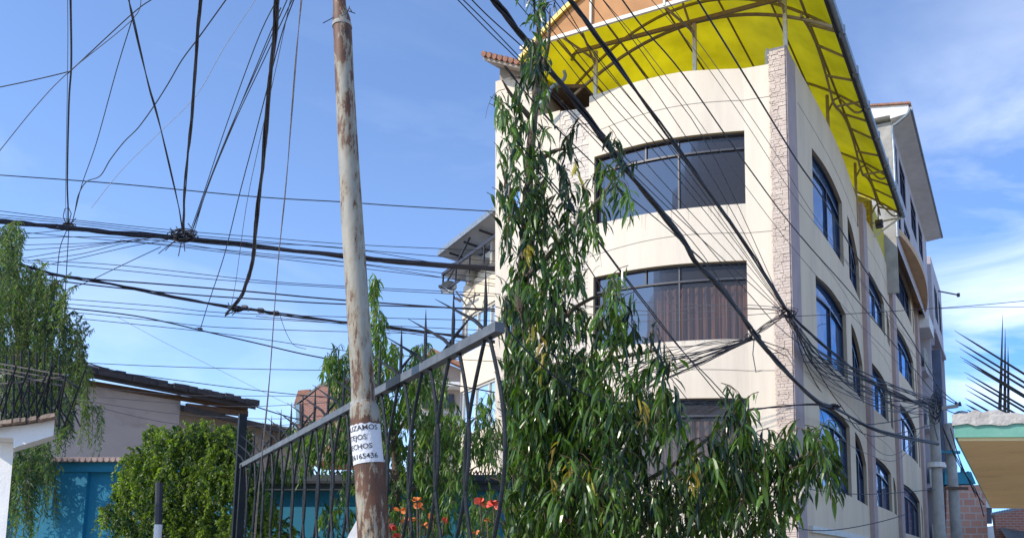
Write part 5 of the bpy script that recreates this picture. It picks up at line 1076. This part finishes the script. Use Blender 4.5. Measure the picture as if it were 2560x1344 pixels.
crown('crown', M_leafB, ptree, [(a, b, c, d, e, f, int(g_*1.35)) for a, b, c, d, e, f, g_ in G2], 5, ll=(.07, .13), lw=.018, per=12, tl=(.14, .30), spread=.8, mask=lambda x, y: x < 1246 and not (1175 < x < 1245 and y < 1000))
# --- feathery pepper tree at the far left
mtree = thing('tree', PY(60, 1344, 15)*np.array([1, 1, 0]), 'feathery pepper tree with hanging strings of fine leaves at the left edge', 'tree')
tk = MB(); b0 = PY(-10, 1344, 15.2); tk.tube(spline([np.array([b0[0], 15.2, 0]), b0, PY(10, 1150, 15), PY(40, 950, 15), PY(60, 780, 15), PY(30, 640, 15)], 5), list(np.linspace(.2, .03, 26)), 9); tk.build('trunk', M_bark, mtree, smooth=True)
for pth in ([(40, 950), (110, 840), (180, 780)], [(35, 1000), (120, 940), (200, 920)], [(50, 850), (0, 700)], [(60, 800), (120, 730), (150, 700)], [(30, 1060), (120, 1010), (220, 1010)]):
    b_ = MB(); q = spline([PY(x, y, 14.8) for x, y in pth], 5); b_.tube(q, list(np.linspace(.06, .012, len(q))), 5); b_.build('branch', M_bark, mtree)
G3 = [(20, 610, 38, 22, 14, 15.5, 26), (0, 660, 50, 40, 14, 16, 34), (60, 730, 75, 50, 14, 16, 74), (130, 760, 45, 30, 14, 15.5, 34), (60, 830, 100, 60, 14, 16, 110), (150, 850, 65, 50, 14, 16, 60), (195, 880, 18, 40, 14, 15, 12), (50, 930, 100, 60, 14, 16, 110), (140, 960, 70, 60, 14, 16, 66), (205, 960, 26, 35, 14, 15, 18),
      (60, 1020, 90, 50, 13.6, 16, 80), (160, 1050, 24, 60, 13.6, 14.6, 20), (30, 750, 60, 80, 14, 16, 60), (216, 1050, 12, 26, 13.6, 14, 6), (245, 1070, 10, 26, 13.6, 14, 4), (70, 1150, 60, 50, 11, 11.8, 40), (50, 1220, 40, 50, 11, 11.8, 30), (120, 1180, 20, 60, 11, 11.8, 14), (60, 1290, 22, 30, 11, 11.8, 8)]
crown('crown', M_leafC, mtree, G3, 7, kind='flat', ll=(.06, .11), lw=.017, per=50, tl=(.4, 1.0), spread=1.3, out=.4, twigr=.004)
# --- round bush in front of the teal wall
bush = thing('bush', PY(450, 1344, 8.6)*np.array([1, 1, 0]), 'dense bright green bush in front of the teal wall, sunlit on top', 'bush')
tk = MB()
for k in range(7):
    x = 400+k*25; b0 = PY(450+k*8, 1344, 8.7); tk.tube(spline([np.array([b0[0], 8.7, 0]), b0, PY(x-20+k*10, 1230, 8.6), PY(330+k*50, 1120, 8.5)], 4), [.03]*5+[.025]*4+[.012]*4, 6)
tk.build('stems', M_bark, bush)
G4 = [(385, 1088, 26, 10, 8, 8.6, 8), (500, 1072, 34, 9, 8, 8.6, 10), (575, 1078, 30, 10, 8, 8.6, 9), (318, 1200, 14, 26, 8, 8.5, 7), (262, 1288, 14, 14, 8, 8.4, 6), (345, 1140, 16, 10, 8, 8.5, 6), (410, 1120, 45, 34, 8.0, 8.8, 60), (470, 1105, 50, 36, 7.9, 8.8, 70), (540, 1110, 55, 34, 7.9, 8.8, 70), (590, 1115, 35, 30, 8, 8.8, 40), (350, 1180, 50, 36, 7.9, 8.8, 60), (440, 1180, 80, 50, 7.8, 8.9, 120), (550, 1180, 70, 55, 7.8, 8.9, 110), (330, 1240, 45, 45, 7.8, 8.9, 70), (420, 1260, 80, 60, 7.7, 8.9, 120), (530, 1260, 90, 60, 7.7, 8.9, 130),
      (280, 1295, 26, 26, 7.8, 8.5, 18), (370, 1330, 80, 40, 7.7, 8.9, 80), (500, 1335, 100, 40, 7.7, 8.9, 100), (640, 1290, 60, 60, 8, 9, 60), (690, 1330, 50, 30, 8, 9, 30), (620, 1210, 40, 40, 8, 9, 30), (318, 1165, 20, 14, 8, 8.5, 8)]
crown('crown', M_leafD, bush, [(a, b, c, d, e, f, int(g_*1.5)) for a, b, c, d, e, f, g_ in G4], 9, kind='flat', ll=(.022, .045), lw=.015, per=40, tl=(.10, .26), spread=1.6, out=.8, twigr=.0015)
# --- flowers
def flower_shrub(px, py, Y, label, cols, seed, sizes):
    o = thing('flowering_shrub', PY(px, py+60, Y)*np.array([1, 1, 0]), label, 'plant'); rng = random.Random(seed)
    st_ = MB(); b0 = OFF[o.name]
    for i, (x, y, s, kind_) in enumerate(sizes):
        c = PY(x, y, Y+rng.uniform(-.1, .1)); st_.tube(spline([b0, (b0+c)/2+np.array([.05, 0, .2]), c], 4), .006, 5)
        pm = MB(); R_ = s*.5*Y/F
        for k in range(9 if kind_ else 7):
            a = rng.uniform(0, 6.28); d_ = np.array([math.cos(a), math.sin(a)*.6, rng.uniform(-.4, .9)]); d_ /= np.linalg.norm(d_); sv = np.cross(d_, [rng.uniform(-1, 1), rng.uniform(-1, 1), rng.uniform(-1, 1)]); sv /= np.linalg.norm(sv); nn = np.cross(d_, sv)
            wdt = R_*(.5 if kind_ else .3)
            pm.q(c, c+d_*R_*.45-sv*wdt*.9+nn*R_*.12, c+d_*R_*.75-sv*wdt+nn*R_*.05, c+d_*R_); pm.q(c, c+d_*R_, c+d_*R_*.75+sv*wdt+nn*R_*.05, c+d_*R_*.45+sv*wdt*.9+nn*R_*.12)
        pm.build('flower', cols[kind_], o)
    st_.build('stems', M_bark, o)
flower_shrub(1215, 1262, 6.2, 'shrub with two large coral red blooms at the right end of the fence', [M_petal2, M_petal], 1, [(1200, 1258, 38, 1), (1234, 1262, 40, 1), (1218, 1300, 18, 0), (1190, 1330, 20, 0)])
flower_shrub(1030, 1300, 6.4, 'shrub with orange bracts behind the curved bars', [M_petal2, M_petal], 2, [(1000, 1275, 36, 0), (1050, 1268, 40, 0), (1085, 1292, 34, 0), (1020, 1300, 40, 0), (1062, 1312, 34, 0), (975, 1320, 34, 1), (992, 1340, 24, 1), (1042, 1250, 26, 0), (1110, 1300, 22, 1), (965, 1300, 20, 0)])
print('leaves', n1, 'objects', len(bpy.data.objects))
